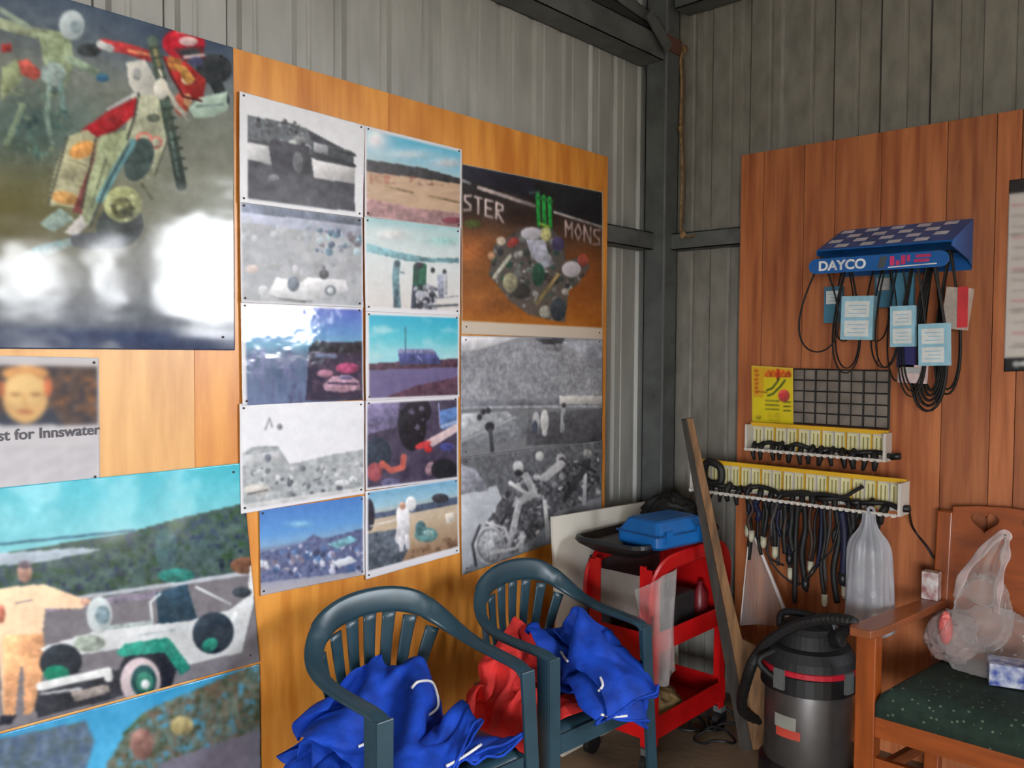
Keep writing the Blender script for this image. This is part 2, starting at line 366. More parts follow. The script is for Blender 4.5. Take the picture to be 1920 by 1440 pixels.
# ---------------------------------------------------------------- flat prints: each a sheet of paper whose ink is a colour per vertex
class Print:
    soft = 2
    vol = 0.5
    """quad = corners (top left, top right, bottom right, bottom left) as read on the photograph, laid on a plane of the room"""
    def __init__(s, quad, plane, res, bow=0.0, inset=None):
        s.c = [plane(*q) for q in quad]; s.plane = plane
        wv = ((s.c[1]-s.c[0]).length+(s.c[2]-s.c[3]).length)/2; hv = ((s.c[3]-s.c[0]).length+(s.c[2]-s.c[1]).length)/2
        s.nu = max(4, int(wv/res)); s.nv = max(4, int(hv/res))
        u, v = np.meshgrid(np.linspace(0, 1, s.nu+1), np.linspace(0, 1, s.nv+1), indexing='ij')
        s.u, s.v = u, v
        c = [np.array(p) for p in s.c]
        s.pos = (c[0][None, None]*((1-u)*(1-v))[..., None]+c[1][None, None]*(u*(1-v))[..., None]+c[2][None, None]*(u*v)[..., None]+c[3][None, None]*((1-u)*v)[..., None])
        d = s.pos-np.array(CAM); dep = d@np.array(FW)
        s.X = 960+FPX*(d@np.array(RT))/dep; s.Y = 720-FPX*(d@np.array(UP))/dep     # where each vertex lies on the drawing
        s.n = (s.c[1]-s.c[0]).cross(s.c[3]-s.c[0]).normalized()
        if s.n.dot(CAM-s.c[0]) < 0: s.n = -s.n
        s.bow = bow
        s.img = np.zeros(u.shape+(3,)); s.img[:] = (235, 235, 235)
    def put(s, m, col, a=1.0):
        c = np.array(col, float)
        if s.vol:
            on = m > 0.02
            if on.any() and on.mean() < 0.2:          # small drawn things get some roundness and texture of their own
                X, Y = s.X[on], s.Y[on]; xa, xb, ya, yb = X.min(), X.max()+1, Y.min(), Y.max()+1
                sz = max(4.0, 0.35*min(xb-xa, yb-ya)); lt = c.sum() > 540
                f = 1+s.vol*(0.35*(0.5-(X-xa)/(xb-xa))+0.55*(0.45-(Y-ya)/(yb-ya))+(0.5 if lt else 1.1)*(fnoise(X/sz+xa, Y/sz+ya)-0.5)+(0.15 if lt else 0.5)*(vnoise(X/5.0+ya, Y/5.0+xa)-0.5))
                s.img[on] += (m[on]*a)[:, None]*(np.clip(c[None]*f[:, None], 0, 255)-s.img[on])
                return s
        s.img += (m*a)[..., None]*(c-s.img)
        return s
    def fill(s, col): s.img[:] = col; return s
    def grad(s, stops, par=None):
        p = s.v if par is None else par
        for k in range(3): s.img[..., k] = np.interp(p, [q[0] for q in stops], [q[1][k] for q in stops])
        return s
    def mpoly(s, pts):
        ins = np.zeros(s.X.shape, bool); n = len(pts)
        for i in range(n):
            (x1, y1), (x2, y2) = pts[i], pts[(i+1) % n]
            if y1 == y2: continue
            ins ^= ((y1 > s.Y) != (y2 > s.Y)) & (s.X < (x2-x1)*(s.Y-y1)/(y2-y1)+x1)
        return ins.astype(float)
    def poly(s, pts, col, a=1.0): return s.put(s.mpoly(pts), col, a)
    def mell(s, cx, cy, rx, ry, rot=0):
        c, q = math.cos(math.radians(rot)), math.sin(math.radians(rot)); dx, dy = s.X-cx, s.Y-cy
        r = np.sqrt(((dx*c+dy*q)/rx)**2+((-dx*q+dy*c)/ry)**2)
        return np.clip((1-r)*min(rx, ry)/1.5+0.5, 0, 1)
    def ell(s, cx, cy, rx, ry, col, rot=0, a=1.0): return s.put(s.mell(cx, cy, rx, ry, rot), col, a)
    def glow(s, cx, cy, rx, ry, col, a=1.0):
        return s.put(np.exp(-(((s.X-cx)/rx)**2+((s.Y-cy)/ry)**2)), col, a)
    def line(s, pts, wd, col, a=1.0):
        m = np.zeros(s.X.shape)
        for (x1, y1), (x2, y2) in zip(pts, pts[1:]):
            L2 = (x2-x1)**2+(y2-y1)**2+1e-9; t = np.clip(((s.X-x1)*(x2-x1)+(s.Y-y1)*(y2-y1))/L2, 0, 1)
            d = np.hypot(s.X-x1-t*(x2-x1), s.Y-y1-t*(y2-y1)); m = np.maximum(m, np.clip((wd/2-d)/1.2+0.5, 0, 1))
        return s.put(m, col, a)
    def noise(s, amp, sc=8, m=None, col=None, off=0, sy=1.0):
        n = fnoise(s.X/sc+off, s.Y/(sc*sy)+off*1.7)-0.5
        if col is None:
            d = (n*2*amp)[..., None]
            s.img += d if m is None else d*m[..., None]
        else:
            k = np.clip(n*4*amp, 0, 1); s.put(k if m is None else k*m, col)
        return s
    def specks(s, bx, n, smin, smax, cols, seed=0, a=0.9, m=None, asp=1.0):
        r = random.Random(seed)
        for _ in range(n):
            cx, cy = r.uniform(bx[0], bx[2]), r.uniform(bx[1], bx[3]); q = r.uniform(smin, smax)
            mm = s.mell(cx, cy, q, q*asp*r.uniform(0.22, 1.2), r.uniform(0, 180))
            s.put(mm if m is None else mm*m, r.choice(cols), a)
        return s
    def border(s, l, t, r, b, col=(228, 226, 230)):
        w_ = 1.0
        m = (s.u < l) | (s.u > 1-r) | (s.v < t) | (s.v > 1-b)
        s.img[m] = col; return s
    def build(s, name, m, label, cat, lift, pins=True, group=None, bow=None, curl=0.0):
        im = s.img.copy()
        for _ in range(s.soft):
            k = im.copy()
            k[1:-1, 1:-1] = (im[1:-1, 1:-1]*2+im[:-2, 1:-1]+im[2:, 1:-1]+im[1:-1, :-2]+im[1:-1, 2:])/6
            im = k
        im = np.clip(im, 0, 255)/255
        im = np.where(im <= 0.04045, im/12.92, ((im+0.055)/1.055)**2.4)
        u, v = s.u, s.v
        hgt = lift+s.bow*np.sin(np.pi*u)*np.sin(np.pi*v)+curl*(v**6)*np.abs(2*u-1)+0.0006*(fnoise(u*6+lift*900, v*6)-0.5)*3
        pos = s.pos+hgt[..., None]*np.array(s.n)
        org = pos.reshape(-1, 3).mean(0); nu, nv = s.nu+1, s.nv+1
        idx = np.arange(nu*nv).reshape(nu, nv)
        f = np.stack([idx[:-1, :-1], idx[:-1, 1:], idx[1:, 1:], idx[1:, :-1]], -1).reshape(-1, 4)
        rim = np.concatenate([idx[:, 0], idx[-1, 1:], idx[-2::-1, -1], idx[0, -2:0:-1]])
        P = pos.reshape(-1, 3); back = P[rim]-0.0007*np.array(s.n)
        nb = len(P); br = nb+np.arange(len(rim))
        f2 = np.stack([rim, np.roll(rim, -1), np.roll(br, -1), br], -1)
        P = np.concatenate([P, back])-org
        F = np.concatenate([f, f2])
        me = bpy.data.meshes.new(name); me.vertices.add(len(P)); me.vertices.foreach_set('co', P.ravel())
        me.loops.add(F.size); me.loops.foreach_set('vertex_index', F.ravel().astype(np.int32))
        me.polygons.add(len(F)); me.polygons.foreach_set('loop_start', np.arange(0, F.size, 4, dtype=np.int32))
        me.update(calc_edges=True)
        at = me.color_attributes.new('ink', 'FLOAT_COLOR', 'POINT')
        col = np.ones((len(P), 4)); col[:nb, :3] = im.reshape(-1, 3); col[nb:, :3] = im.reshape(-1, 3)[rim]
        at.data.foreach_set('color', col.ravel().astype(np.float32))
        me.polygons.foreach_set('use_smooth', [True]*len(F))
        me.materials.append(m); me.validate()
        # normals should face the room
        if me.polygons[0].normal.dot(s.n) < 0: me.flip_normals()
        sheet_o = bpy.data.objects.new(name, me); sheet_o.location = org; COL.objects.link(sheet_o)
        tag(sheet_o, label, cat, group)
        if pins:
            for uu, vv in ((0.03, 0.04), (0.97, 0.04), (0.97, 0.96), (0.03, 0.96)):
                i, j = int(uu*s.nu), int(vv*s.nv); p = Vector(pos[i, j])
                bm = B(); bmesh.ops.create_icosphere(bm, subdivisions=1, radius=0.0035, matrix=Matrix.Translation(p+s.n*0.002))
                obj('pin', bm, m_pin, sheet_o)
        return sheet_o
p_gloss = print_mat('laminated_print', 0.10, 0.0, 0.46)
p_semi = print_mat('photo_print', 0.38, 0, 0.25)
p_shiny = print_mat('glossy_photo_print', 0.12, 0.2)
p_matte = print_mat('newsprint', 0.8, 0, 0.2)
p_flat = print_mat('printed_card', 0.45, 0, 0.4)
G = lambda v: (v, v, v+4)
PL = lambda px, py: onL(px, py, -0.0005)

# big motocross poster
p = Print(((-760, -330), (436, 90), (442, 657), (-430, 652)), PL, 0.0036)
x0, x1 = p.c[1].x-1.19, p.c[1].x
for i, (xx, zz) in enumerate(((x0, 2.389), (x1, 2.389), (x1, 1.552), (x0, 1.552))): p.c[i] = Vector((xx, -0.0005, zz))
class _Q: pass
def requad(p, res):
    """rebuild a Print on true wall corners (x, z)"""
    c = p.c; q = Print.__new__(Print); q.c = c; q.plane = None
    wv = (c[1]-c[0]).length; hv = (c[3]-c[0]).length; q.nu = int(wv/res); q.nv = int(hv/res)
    u, v = np.meshgrid(np.linspace(0, 1, q.nu+1), np.linspace(0, 1, q.nv+1), indexing='ij'); q.u, q.v = u, v
    a = [np.array(k) for k in c]
    q.pos = a[0]*((1-u)*(1-v))[..., None]+a[1]*(u*(1-v))[..., None]+a[2]*(u*v)[..., None]+a[3]*((1-u)*v)[..., None]
    d = q.pos-np.array(CAM); dep = np.maximum(d@np.array(FW), 0.05)
    q.X = 960+FPX*(d@np.array(RT))/dep; q.Y = 720-FPX*(d@np.array(UP))/dep
    q.n = Vector((0, -1, 0)); q.bow = 0.0; q.img = np.zeros(u.shape+(3,)); q.img[:] = 230
    return q
p = requad(p, 0.003); p.bow = 0.006
p.grad([(0, (76, 92, 114)), (0.10, (92, 104, 116)), (0.22, (126, 130, 122)), (0.5, (126, 128, 114)), (0.62, (98, 98, 80)), (0.75, (104, 104, 100)), (0.93, (92, 98, 112)), (0.955, (46, 60, 96)), (1, (44, 58, 92))])  # background lightened to paint in the haze of glare over the print
p.noise(14, 30).noise(7, 9)
p.put((np.exp(-((p.X-20)/160)**2-((p.Y-400)/120)**2)), (96, 88, 48), 0.7)
p.put((np.exp(-((p.X-60)/130)**2-((p.Y-240)/70)**2)), (58, 84, 84), 0.75)
p.put((np.exp(-((p.X-380)/120)**2-((p.Y-60)/40)**2)), (40, 58, 92), 0.5)
p.line([(-20, 40), (60, 62), (110, 70)], 20, (158, 168, 140)); p.line([(0, 20), (50, 50)], 10, (150, 165, 150))
p.poly([(70, 62), (130, 68), (138, 120), (120, 165), (85, 150)], (150, 164, 132)); p.ell(133, 48, 24, 28, (188, 200, 204)); p.ell(140, 52, 12, 12, (140, 158, 166))
p.line([(128, 110), (160, 128), (188, 143)], 15, (140, 158, 138)); p.ell(190, 147, 12, 8, (58, 106, 140)); p.ell(165, 95, 22, 13, (56, 62, 66))
p.poly([(26, 118), (50, 112), (80, 140), (62, 152), (36, 140)], (184, 86, 76)); p.poly([(0, 130), (30, 112), (40, 150), (0, 190)], (140, 150, 116)); p.poly([(0, 85), (20, 82), (20, 98), (0, 100)], (170, 60, 60))
p.line([(90, 160), (85, 225), (95, 270)], 9, (128, 150, 138)); p.line([(110, 150), (118, 215)], 10, (110, 140, 134)); p.line([(40, 200), (10, 270)], 12, (124, 140, 118)); p.ell(98, 140, 24, 22, (150, 168, 164)); p.specks((0, 170, 120, 300), 40, 3, 9, [(70, 100, 92), (100, 128, 116), (46, 70, 76), (128, 140, 110)], 3, 0.6)
# second rider: red helmet, white and red suit, leaning machine
p.line([(190, 84), (235, 92), (285, 108)], 20, (178, 52, 58)); p.line([(186, 84), (206, 92)], 14, (200, 204, 204)); p.line([(240, 96), (280, 104)], 7, (220, 130, 96))
p.poly([(235, 118), (270, 112), (290, 150), (300, 185), (262, 190), (240, 160)], (204, 202, 194)); p.ell(255, 140, 8, 12, (150, 150, 150))
p.ell(400, 130, 34, 28, (44, 50, 56)); p.poly([(305, 105), (345, 115), (385, 150), (378, 190), (340, 180), (315, 140)], (176, 44, 46)); p.ell(325, 118, 14, 16, (190, 120, 70)); p.ell(350, 150, 12, 10, (214, 190, 160))
p.ell(343, 82, 40, 29, (192, 30, 52)); p.ell(352, 78, 18, 9, (222, 190, 190)); p.poly([(322, 92), (378, 86), (384, 110), (345, 116)], (110, 40, 50)); p.ell(354, 98, 20, 7, (58, 60, 70)); p.line([(345, 108), (380, 104)], 6, (216, 196, 196))
p.line([(386, 130), (405, 160), (418, 188)], 22, (46, 52, 58)); p.poly([(352, 204), (372, 184), (424, 172), (426, 206), (398, 220), (362, 222)], (176, 198, 184)); p.line([(366, 200), (416, 196)], 4, (120, 140, 136)); p.ell(338, 196, 14, 22, (176, 84, 70)); p.ell(350, 188, 8, 12, (206, 160, 120))
p.poly([(246, 178), (300, 180), (318, 210), (312, 262), (286, 330), (262, 346), (236, 300), (232, 250)], (168, 170, 146)); p.ell(268, 262, 16, 14, (200, 120, 110)); p.ell(268, 262, 10, 9, (172, 172, 150)); p.ell(290, 268, 13, 12, (196, 120, 112)); p.ell(290, 268, 8, 8, (170, 170, 148)); p.ell(285, 222, 13, 8, (90, 98, 86))
p.poly([(150, 246), (196, 212), (252, 184), (254, 214), (214, 246), (178, 258)], (186, 34, 46)); p.line([(200, 206), (250, 178)], 5, (206, 206, 210))
p.poly([(124, 258), (160, 244), (186, 262), (178, 300), (150, 390), (86, 386), (100, 320)], (172, 168, 136)); p.ell(152, 282, 26, 15, (206, 146, 84), -20); p.ell(118, 372, 26, 12, (200, 150, 90), 10); p.line([(128, 300), (160, 312)], 3, (140, 136, 110)); p.poly([(170, 300), (186, 270), (150, 402), (132, 400)], (120, 64, 62))
p.poly([(186, 256), (236, 244), (240, 270), (196, 352), (166, 424), (148, 420), (160, 350)], (156, 164, 130)); p.ell(258, 300, 26, 42, (66, 80, 78), 20); p.line([(246, 268), (214, 320), (184, 376)], 14, (104, 152, 160)); p.line([(196, 300), (168, 390)], 4, (110, 118, 96))
p.ell(222, 424, 46, 40, (58, 64, 62), -30); p.ell(228, 384, 36, 34, (150, 154, 112)); p.ell(226, 390, 20, 20, (104, 104, 72)); p.specks((205, 365, 255, 415), 22, 2, 5, [(60, 64, 52), (184, 186, 140), (90, 94, 70)], 6, 0.9); p.line([(262, 344), (282, 372)], 6, (90, 92, 74))
p.poly([(70, 420), (110, 390), (138, 412), (96, 436)], (132, 150, 140)); p.poly([(118, 436), (150, 402), (160, 424), (140, 446)], (196, 190, 186)); p.ell(180, 452, 60, 16, (58, 62, 70), 0, 0.8)
p.poly([(8, 500), (60, 464), (130, 446), (132, 462), (70, 486), (24, 520)], (138, 156, 150)); p.line([(20, 500), (56, 480)], 10, (188, 200, 200)); p.line([(60, 470), (110, 456)], 8, (104, 136, 140))
p.line([(284, 76), (298, 140), (314, 230), (338, 348)], 20, (70, 84, 76)); p.line([(288, 90), (302, 150)], 7, (126, 116, 80)); p.line([(318, 250), (332, 330)], 5, (96, 112, 108)); p.line([(296, 130), (326, 200), (350, 226)], 4, (200, 196, 188))
rid = np.clip(sum(p.mell(*e) for e in ((120, 120, 110, 90), (340, 150, 100, 100), (250, 270, 90, 110), (150, 340, 80, 100), (210, 420, 80, 50), (50, 220, 90, 90))), 0, 1)
for q in range(13): p.line([(280+q*4.3, 92+q*19), (296+q*4.3, 88+q*19)], 5, (50, 60, 56), 0.8)     # tread
p.line([(258, 176), (250, 220), (236, 262)], 4, (60, 66, 62)); p.line([(178, 258), (150, 392)], 4, (70, 64, 58)); p.line([(124, 258), (88, 384)], 4, (70, 74, 66)); p.line([(240, 270), (196, 352), (166, 424)], 4, (58, 66, 64)); p.line([(318, 210), (312, 262), (288, 330)], 3, (84, 88, 76))
p.line([(305, 108), (318, 140), (342, 182), (376, 190)], 4, (90, 30, 36)); p.ell(300, 168, 14, 20, (214, 210, 200)); p.line([(300, 150), (330, 200), (345, 214)], 8, (196, 190, 176)); p.poly([(322, 120), (346, 124), (366, 150), (350, 160)], (206, 150, 80)); p.ell(366, 116, 14, 9, (70, 74, 110)); p.line([(330, 60), (372, 66)], 5, (226, 120, 120))
p.noise(14, 10, rid); p.noise(10, 20, rid, off=6)
p.noise(5, 5); p.noise(8, 40, off=2)
p.build('poster', p_gloss, 'large glossy poster of a leaning motocross rider in red helmet', 'poster', 0.004)

# newspaper clipping
p = Print(((-120, 664), (185, 671), (187, 905), (-120, 930)), PL, 0.004)
p.fill((198, 194, 198)).noise(8, 20); p.vol = 0
ph = p.mpoly([(-100, 682), (183, 687), (183, 797), (-100, 797)]); p.put(ph, (98, 84, 78)); p.noise(22, 14, ph); p.noise(1.2, 9, p.mpoly([(95, 700), (180, 700), (180, 780), (95, 760)]), (150, 104, 74)); p.noise(1.0, 11, ph, (70, 66, 74), 5)
p.poly([(-10, 797), (0, 770), (30, 782), (70, 782), (95, 765), (120, 797)], (70, 74, 86))
p.vol = 0.2; p.soft = 4
p.ell(47, 742, 43, 52, (222, 178, 124)); p.ell(47, 700, 44, 14, (214, 158, 104)); p.ell(45, 732, 36, 32, (228, 192, 136)); p.ell(29, 739, 11, 3, (150, 104, 70)); p.ell(67, 739, 11, 3, (150, 104, 70)); p.line([(46, 742), (44, 758), (52, 761)], 3, (190, 130, 84)); p.ell(48, 772, 15, 3, (178, 110, 80)); p.ell(90, 726, 8, 18, (206, 120, 84)); p.ell(2, 730, 7, 16, (180, 110, 80))
for r in range(10):
    for c_ in range(4): p.line([(-60+c_*62, 838+r*7+c_*0.1), (-8+c_*62, 837+r*7)], 2.2, (168, 166, 176), 0.6)
nc = p.build('newspaper_clipping', p_matte, 'newspaper clipping with a man\'s face and headline, on the pale plywood', 'newspaper', 0.0012)
a = onL(-22, 828, -0.0032)
text_mesh('headline', 'ost for Innswater', 0.036, m_ink, a, (1, 0, 0.004), (0, 0, 1), nc, 0.0004, 0.98, 0.0006)

# the white racing buggy photo and the scenery photo below it
p = Print(((-330, 948), (452, 868), (486, 1240), (-260, 1440)), PL, 0.0032, bow=0.004)
p.grad([(0, (72, 184, 204)), (0.28, (136, 206, 216)), (0.4, (150, 200, 210)), (1, (120, 118, 120))]); p.noise(10, 60)
p.poly([(-340, 1060), (0, 1036), (230, 1000), (330, 972), (452, 944), (490, 936), (490, 1100), (-340, 1180)], (74, 96, 92)); gm = p.mpoly([(-340, 1062), (0, 1036), (230, 1002), (330, 976), (490, 940), (490, 1100), (-340, 1180)]); p.noise(26, 16, gm); p.noise(0.9, 12, gm, (58, 88, 58)); p.noise(0.9, 9, gm, (52, 66, 90), 9)
p.poly([(-200, 1050), (150, 1026), (190, 1030), (60, 1056), (-200, 1070)], (176, 190, 204)); p.line([(-300, 1050), (250, 994)], 5, (60, 108, 132))
p.poly([(60, 1140), (490, 1072), (490, 1250), (-340, 1470), (-340, 1190)], (120, 116, 122)); p.noise(9, 20, (p.v > 0.6)*1.0); p.line([(90, 1128), (490, 1070)], 8, (186, 190, 200)); p.line([(90, 1140), (300, 1112)], 14, (136, 128, 146)); p.ell(460, 1060, 30, 16, (120, 84, 66))
p.poly([(56, 1296), (110, 1260), (330, 1250), (330, 1262), (210, 1310), (70, 1345)], (52, 54, 62)); p.poly([(130, 1296), (200, 1282), (206, 1296), (140, 1316)], (150, 140, 136))
p.poly([(-30, 1110), (10, 1100), (80, 1094), (150, 1120), (165, 1130), (150, 1140), (82, 1140), (78, 1185), (84, 1240), (60, 1335), (44, 1340), (42, 1250), (36, 1250), (26, 1345), (6, 1345), (-6, 1220), (-10, 1190), (-30, 1180)], (234, 196, 164)); p.poly([(4, 1190), (80, 1186), (84, 1240), (60, 1335), (44, 1340), (42, 1250), (36, 1250), (26, 1345), (6, 1345)], (226, 166, 122)); p.ell(44, 1072, 14, 20, (176, 136, 122)); p.ell(44, 1058, 13, 8, (110, 100, 110)); p.ell(158, 1127, 10, 7, (206, 160, 140)); p.line([(28, 1130), (58, 1124)], 3, (130, 120, 130)); p.ell(0, 1150, 8, 18, (200, 120, 100)); p.poly([(0, 1340), (30, 1340), (20, 1356), (-6, 1360)], (40, 44, 56))
p.poly([(290, 1110), (348, 1094), (368, 1160), (294, 1170)], (40, 66, 84)); p.ell(328, 1078, 34, 13, (44, 126, 118)); p.ell(310, 1030, 22, 40, (70, 110, 122), 0, 0.5); p.ell(370, 1040, 40, 30, (78, 100, 106), 0, 0.4)
p.poly([(72, 1214), (150, 1190), (200, 1176), (352, 1164), (430, 1142), (462, 1118), (468, 1060), (478, 1058), (474, 1130), (452, 1222), (354, 1246), (330, 1216), (220, 1216), (150, 1226), (84, 1226)], (226, 228, 230)); p.line([(284, 1166), (280, 1128), (298, 1112)], 4, (214, 220, 222)); p.line([(366, 1100), (430, 1132)], 4, (214, 220, 222)); p.line([(405, 1215), (440, 1150)], 8, (224, 226, 228)); p.ell(184, 1152, 24, 34, (196, 204, 206)); p.ell(190, 1152, 14, 18, (120, 140, 150)); p.ell(165, 1205, 30, 16, (150, 160, 150)); p.ell(452, 1110, 18, 10, (58, 66, 74)); p.line([(260, 1190), (350, 1176)], 3, (170, 180, 186)); p.line([(200, 1176), (280, 1166)], 8, (168, 180, 180))
p.ell(398, 1186, 40, 38, (44, 54, 66), -45); p.ell(392, 1208, 16, 12, (40, 120, 104), -30); p.ell(112, 1240, 40, 34, (44, 50, 58), -10); p.ell(104, 1262, 24, 16, (30, 116, 92)); p.line([(74, 1286), (200, 1258), (202, 1270)], 16, (226, 226, 226)); p.line([(76, 1300), (150, 1290)], 5, (180, 180, 184))
p.ell(274, 1262, 52, 52, (40, 42, 50)); p.ell(262, 1276, 38, 44, (196, 180, 184)); p.ell(268, 1276, 24, 30, (36, 70, 72)); p.ell(270, 1278, 16, 20, (60, 130, 110)); p.ell(271, 1282, 8, 9, (224, 226, 228))
p.poly([(216, 1222), (232, 1206), (312, 1194), (322, 1204), (356, 1252), (338, 1266), (306, 1222), (226, 1230)], (46, 142, 124)); p.noise(8, 6); p.noise(8, 14, off=5)
p.build('photo_poster', p_gloss, 'large glossy photo of a man beside a white and green racing buggy', 'poster', 0.004)
p = Print(((-260, 1446), (486, 1244), (490, 1600), (-200, 1800)), PL, 0.0042)
p.grad([(0, (62, 150, 196)), (0.5, (84, 178, 220)), (1, (100, 100, 110))]); p.noise(10, 40)
t1 = p.mpoly([(-300, 1480), (0, 1384), (160, 1350), (176, 1390), (160, 1440), (100, 1600), (-300, 1700)]); p.put(t1, (94, 112, 136)); p.noise(30, 12, t1); p.noise(0.9, 10, t1, (70, 84, 82))
t2 = p.mpoly([(240, 1366), (262, 1340), (290, 1324), (486, 1240), (500, 1600), (150, 1650), (200, 1430)]); p.put(t2, (100, 112, 100)); p.noise(36, 13, t2); p.noise(1.1, 14, t2, (84, 160, 200), 3); p.noise(1.0, 10, t2, (74, 78, 56), 8); p.noise(0.8, 8, t2, (126, 100, 84), 14)
p.ell(265, 1395, 22, 30, (140, 104, 96)); p.ell(340, 1360, 22, 18, (170, 156, 110)); p.line([(232, 1376), (270, 1340)], 6, (80, 96, 60)); p.poly([(300, 1430), (486, 1366), (490, 1600), (250, 1600)], (124, 120, 136)); p.noise(14, 10)
p.build('photo_poster', p_gloss, 'glossy scenery photo of trees and blue sky, below the racing buggy photo', 'poster', 0.0035, pins=False)

# ten photo prints in two columns
def ph(quad, lift, name_label, draw, m=None, bow=0.002, bd=(0.02, 0.03, 0.02, 0.03), bcol=(226, 224, 230), res=0.003, curl=0.002):
    p = Print(quad, PL, res, bow=bow); draw(p)
    p.noise(5, 5, off=len(name_label)); p.noise(5, 13)
    if bd: p.border(*bd, col=bcol)
    p.build('photo_print', m or p_semi, name_label, 'photo', lift, group='photo prints pinned up in two columns', curl=curl)
def d1(p):
    p.fill((230, 230, 236)); a = [(462, 218), (540, 232), (575, 245), (660, 290), (662, 398), (462, 373)]; m = p.mpoly(a); p.put(m, (66, 66, 74)); p.noise(26, 14, m)
    p.poly([(463, 219), (572, 242), (580, 264), (660, 286), (660, 312), (575, 290), (463, 262)], (98, 102, 108)); p.specks((470, 225, 575, 275), 36, 2, 7, [G(70), G(130), G(160), G(46)], 2)
    p.poly([(462, 268), (500, 274), (506, 310), (462, 300)], (196, 196, 200)); p.poly([(580, 298), (662, 316), (662, 346), (585, 334)], (206, 204, 206)); p.ell(545, 270, 8, 7, (190, 196, 196)); p.ell(572, 277, 7, 5, (196, 200, 200)); p.line([(585, 290), (662, 312)], 5, (50, 48, 54)); p.poly([(506, 262), (576, 276), (580, 330), (506, 318)], (62, 60, 68)); p.ell(555, 305, 10, 20, (104, 104, 110)); p.ell(510, 334, 10, 6, (130, 130, 136)); p.line([(625, 282), (662, 292)], 5, (54, 56, 60)); p.poly([(585, 300-32), (612, 275), (612, 292), (585, 285)], (160, 160, 166)); p.noise(10, 4, m)
def d2(p):
    p.grad([(0, (96, 186, 220)), (0.25, (138, 200, 226)), (0.4, (190, 208, 214)), (0.5, (178, 150, 124)), (1, (190, 160, 140))]); p.glow(700, 262, 26, 26, (226, 222, 228)); p.glow(760, 290, 50, 9, (220, 226, 232), 0.8); p.glow(835, 306, 30, 9, (214, 216, 224))
    m = p.mpoly([(683, 302), (760, 312), (862, 338), (862, 420), (683, 400)]); p.put(m, (198, 168, 142)); p.noise(16, 22, m, sy=0.3); p.poly([(683, 300), (740, 308), (790, 316), (862, 336), (862, 346), (790, 336), (683, 322)], (72, 70, 74)); p.noise(0.9, 12, p.mpoly([(683, 326), (790, 332), (830, 350), (683, 344)]), (160, 110, 96)); p.line([(720, 350), (770, 362)], 4, (150, 128, 96)); p.line([(800, 368), (858, 380)], 4, (140, 118, 92)); p.poly([(683, 372), (760, 388), (862, 402), (862, 428), (683, 408)], (168, 132, 134)); p.ell(845, 414, 20, 6, (140, 70, 86))
def d3(p):
    p.fill((170, 172, 178)); p.noise(18, 22).noise(14, 7); p.poly([(448, 380), (675, 410), (675, 430), (560, 415), (448, 398)], (116, 124, 144)); p.poly([(448, 398), (675, 424), (675, 448), (448, 416)], (176, 180, 200)); p.specks((590, 430, 675, 475), 34, 3, 8, [(96, 128, 150), (70, 86, 110), (176, 200, 210), (110, 100, 112)], 4); p.specks((455, 415, 600, 450), 20, 4, 10, [(206, 210, 216), (150, 160, 176), (186, 190, 196)], 9, 0.6); p.specks((450, 440, 675, 565), 40, 3, 12, [(156, 156, 156), (190, 190, 194), (140, 146, 156)], 12, 0.5)  # drawn in pale greys with little contrast
    p.poly([(500, 550), (515, 520), (560, 530), (575, 520), (645, 525), (650, 545), (600, 560), (540, 566)], (212, 212, 216)); p.ell(547, 533, 11, 14, (108, 116, 130)); p.ell(616, 545, 11, 10, (106, 112, 120)); p.ell(616, 545, 6, 6, (200, 204, 206)); p.ell(604, 515, 9, 9, (64, 64, 70)); p.line([(604, 500), (604, 515)], 5, (90, 90, 96)); p.ell(550, 505, 5, 8, (200, 200, 206)); p.line([(520, 560), (570, 566)], 3, (90, 90, 90)); p.ell(470, 505, 12, 8, (206, 190, 184)); p.ell(490, 545, 9, 10, (206, 208, 212))
def d4(p):
    p.grad([(0, (164, 204, 210)), (0.12, (196, 216, 218)), (0.4, (214, 222, 224)), (1, (214, 208, 206))]); p.glow(730, 440, 30, 10, (226, 226, 226)); p.glow(830, 452, 30, 8, (140, 200, 196), 0.7); p.poly([(683, 456), (740, 472), (800, 484), (862, 484), (862, 494), (760, 490), (683, 472)], (124, 168, 178)); p.noise(6, 14)
    p.line([(741, 494), (738, 520), (742, 575)], 13, (106, 140, 150)); p.ell(741, 495, 5, 7, (80, 96, 104)); p.line([(744, 510), (754, 512)], 3, (110, 130, 140)); p.line([(740, 545), (738, 578)], 8, (70, 90, 100))
    for xx, c_ in ((778, (40, 78, 66)), (790, (46, 96, 76))): p.line([(xx, 500), (xx-2, 545)], 13, c_)
    p.line([(774, 540), (772, 580)], 9, (60, 64, 80)); p.ell(782, 498, 9, 6, (60, 60, 66)); p.specks((775, 535, 815, 582), 40, 3, 8, [(40, 42, 54), (70, 74, 92), (176, 176, 190), (120, 120, 132)], 8); p.line([(822, 520), (824, 555)], 11, (150, 156, 176)); p.ell(808, 507, 4, 5, (50, 50, 60)); p.ell(830, 510, 4, 5, (70, 70, 80)); p.line([(832, 515), (833, 550)], 6, (170, 170, 180)); p.line([(790, 575), (855, 572)], 4, (80, 84, 90)); p.line([(810, 560), (858, 555)], 2, (130, 130, 140))
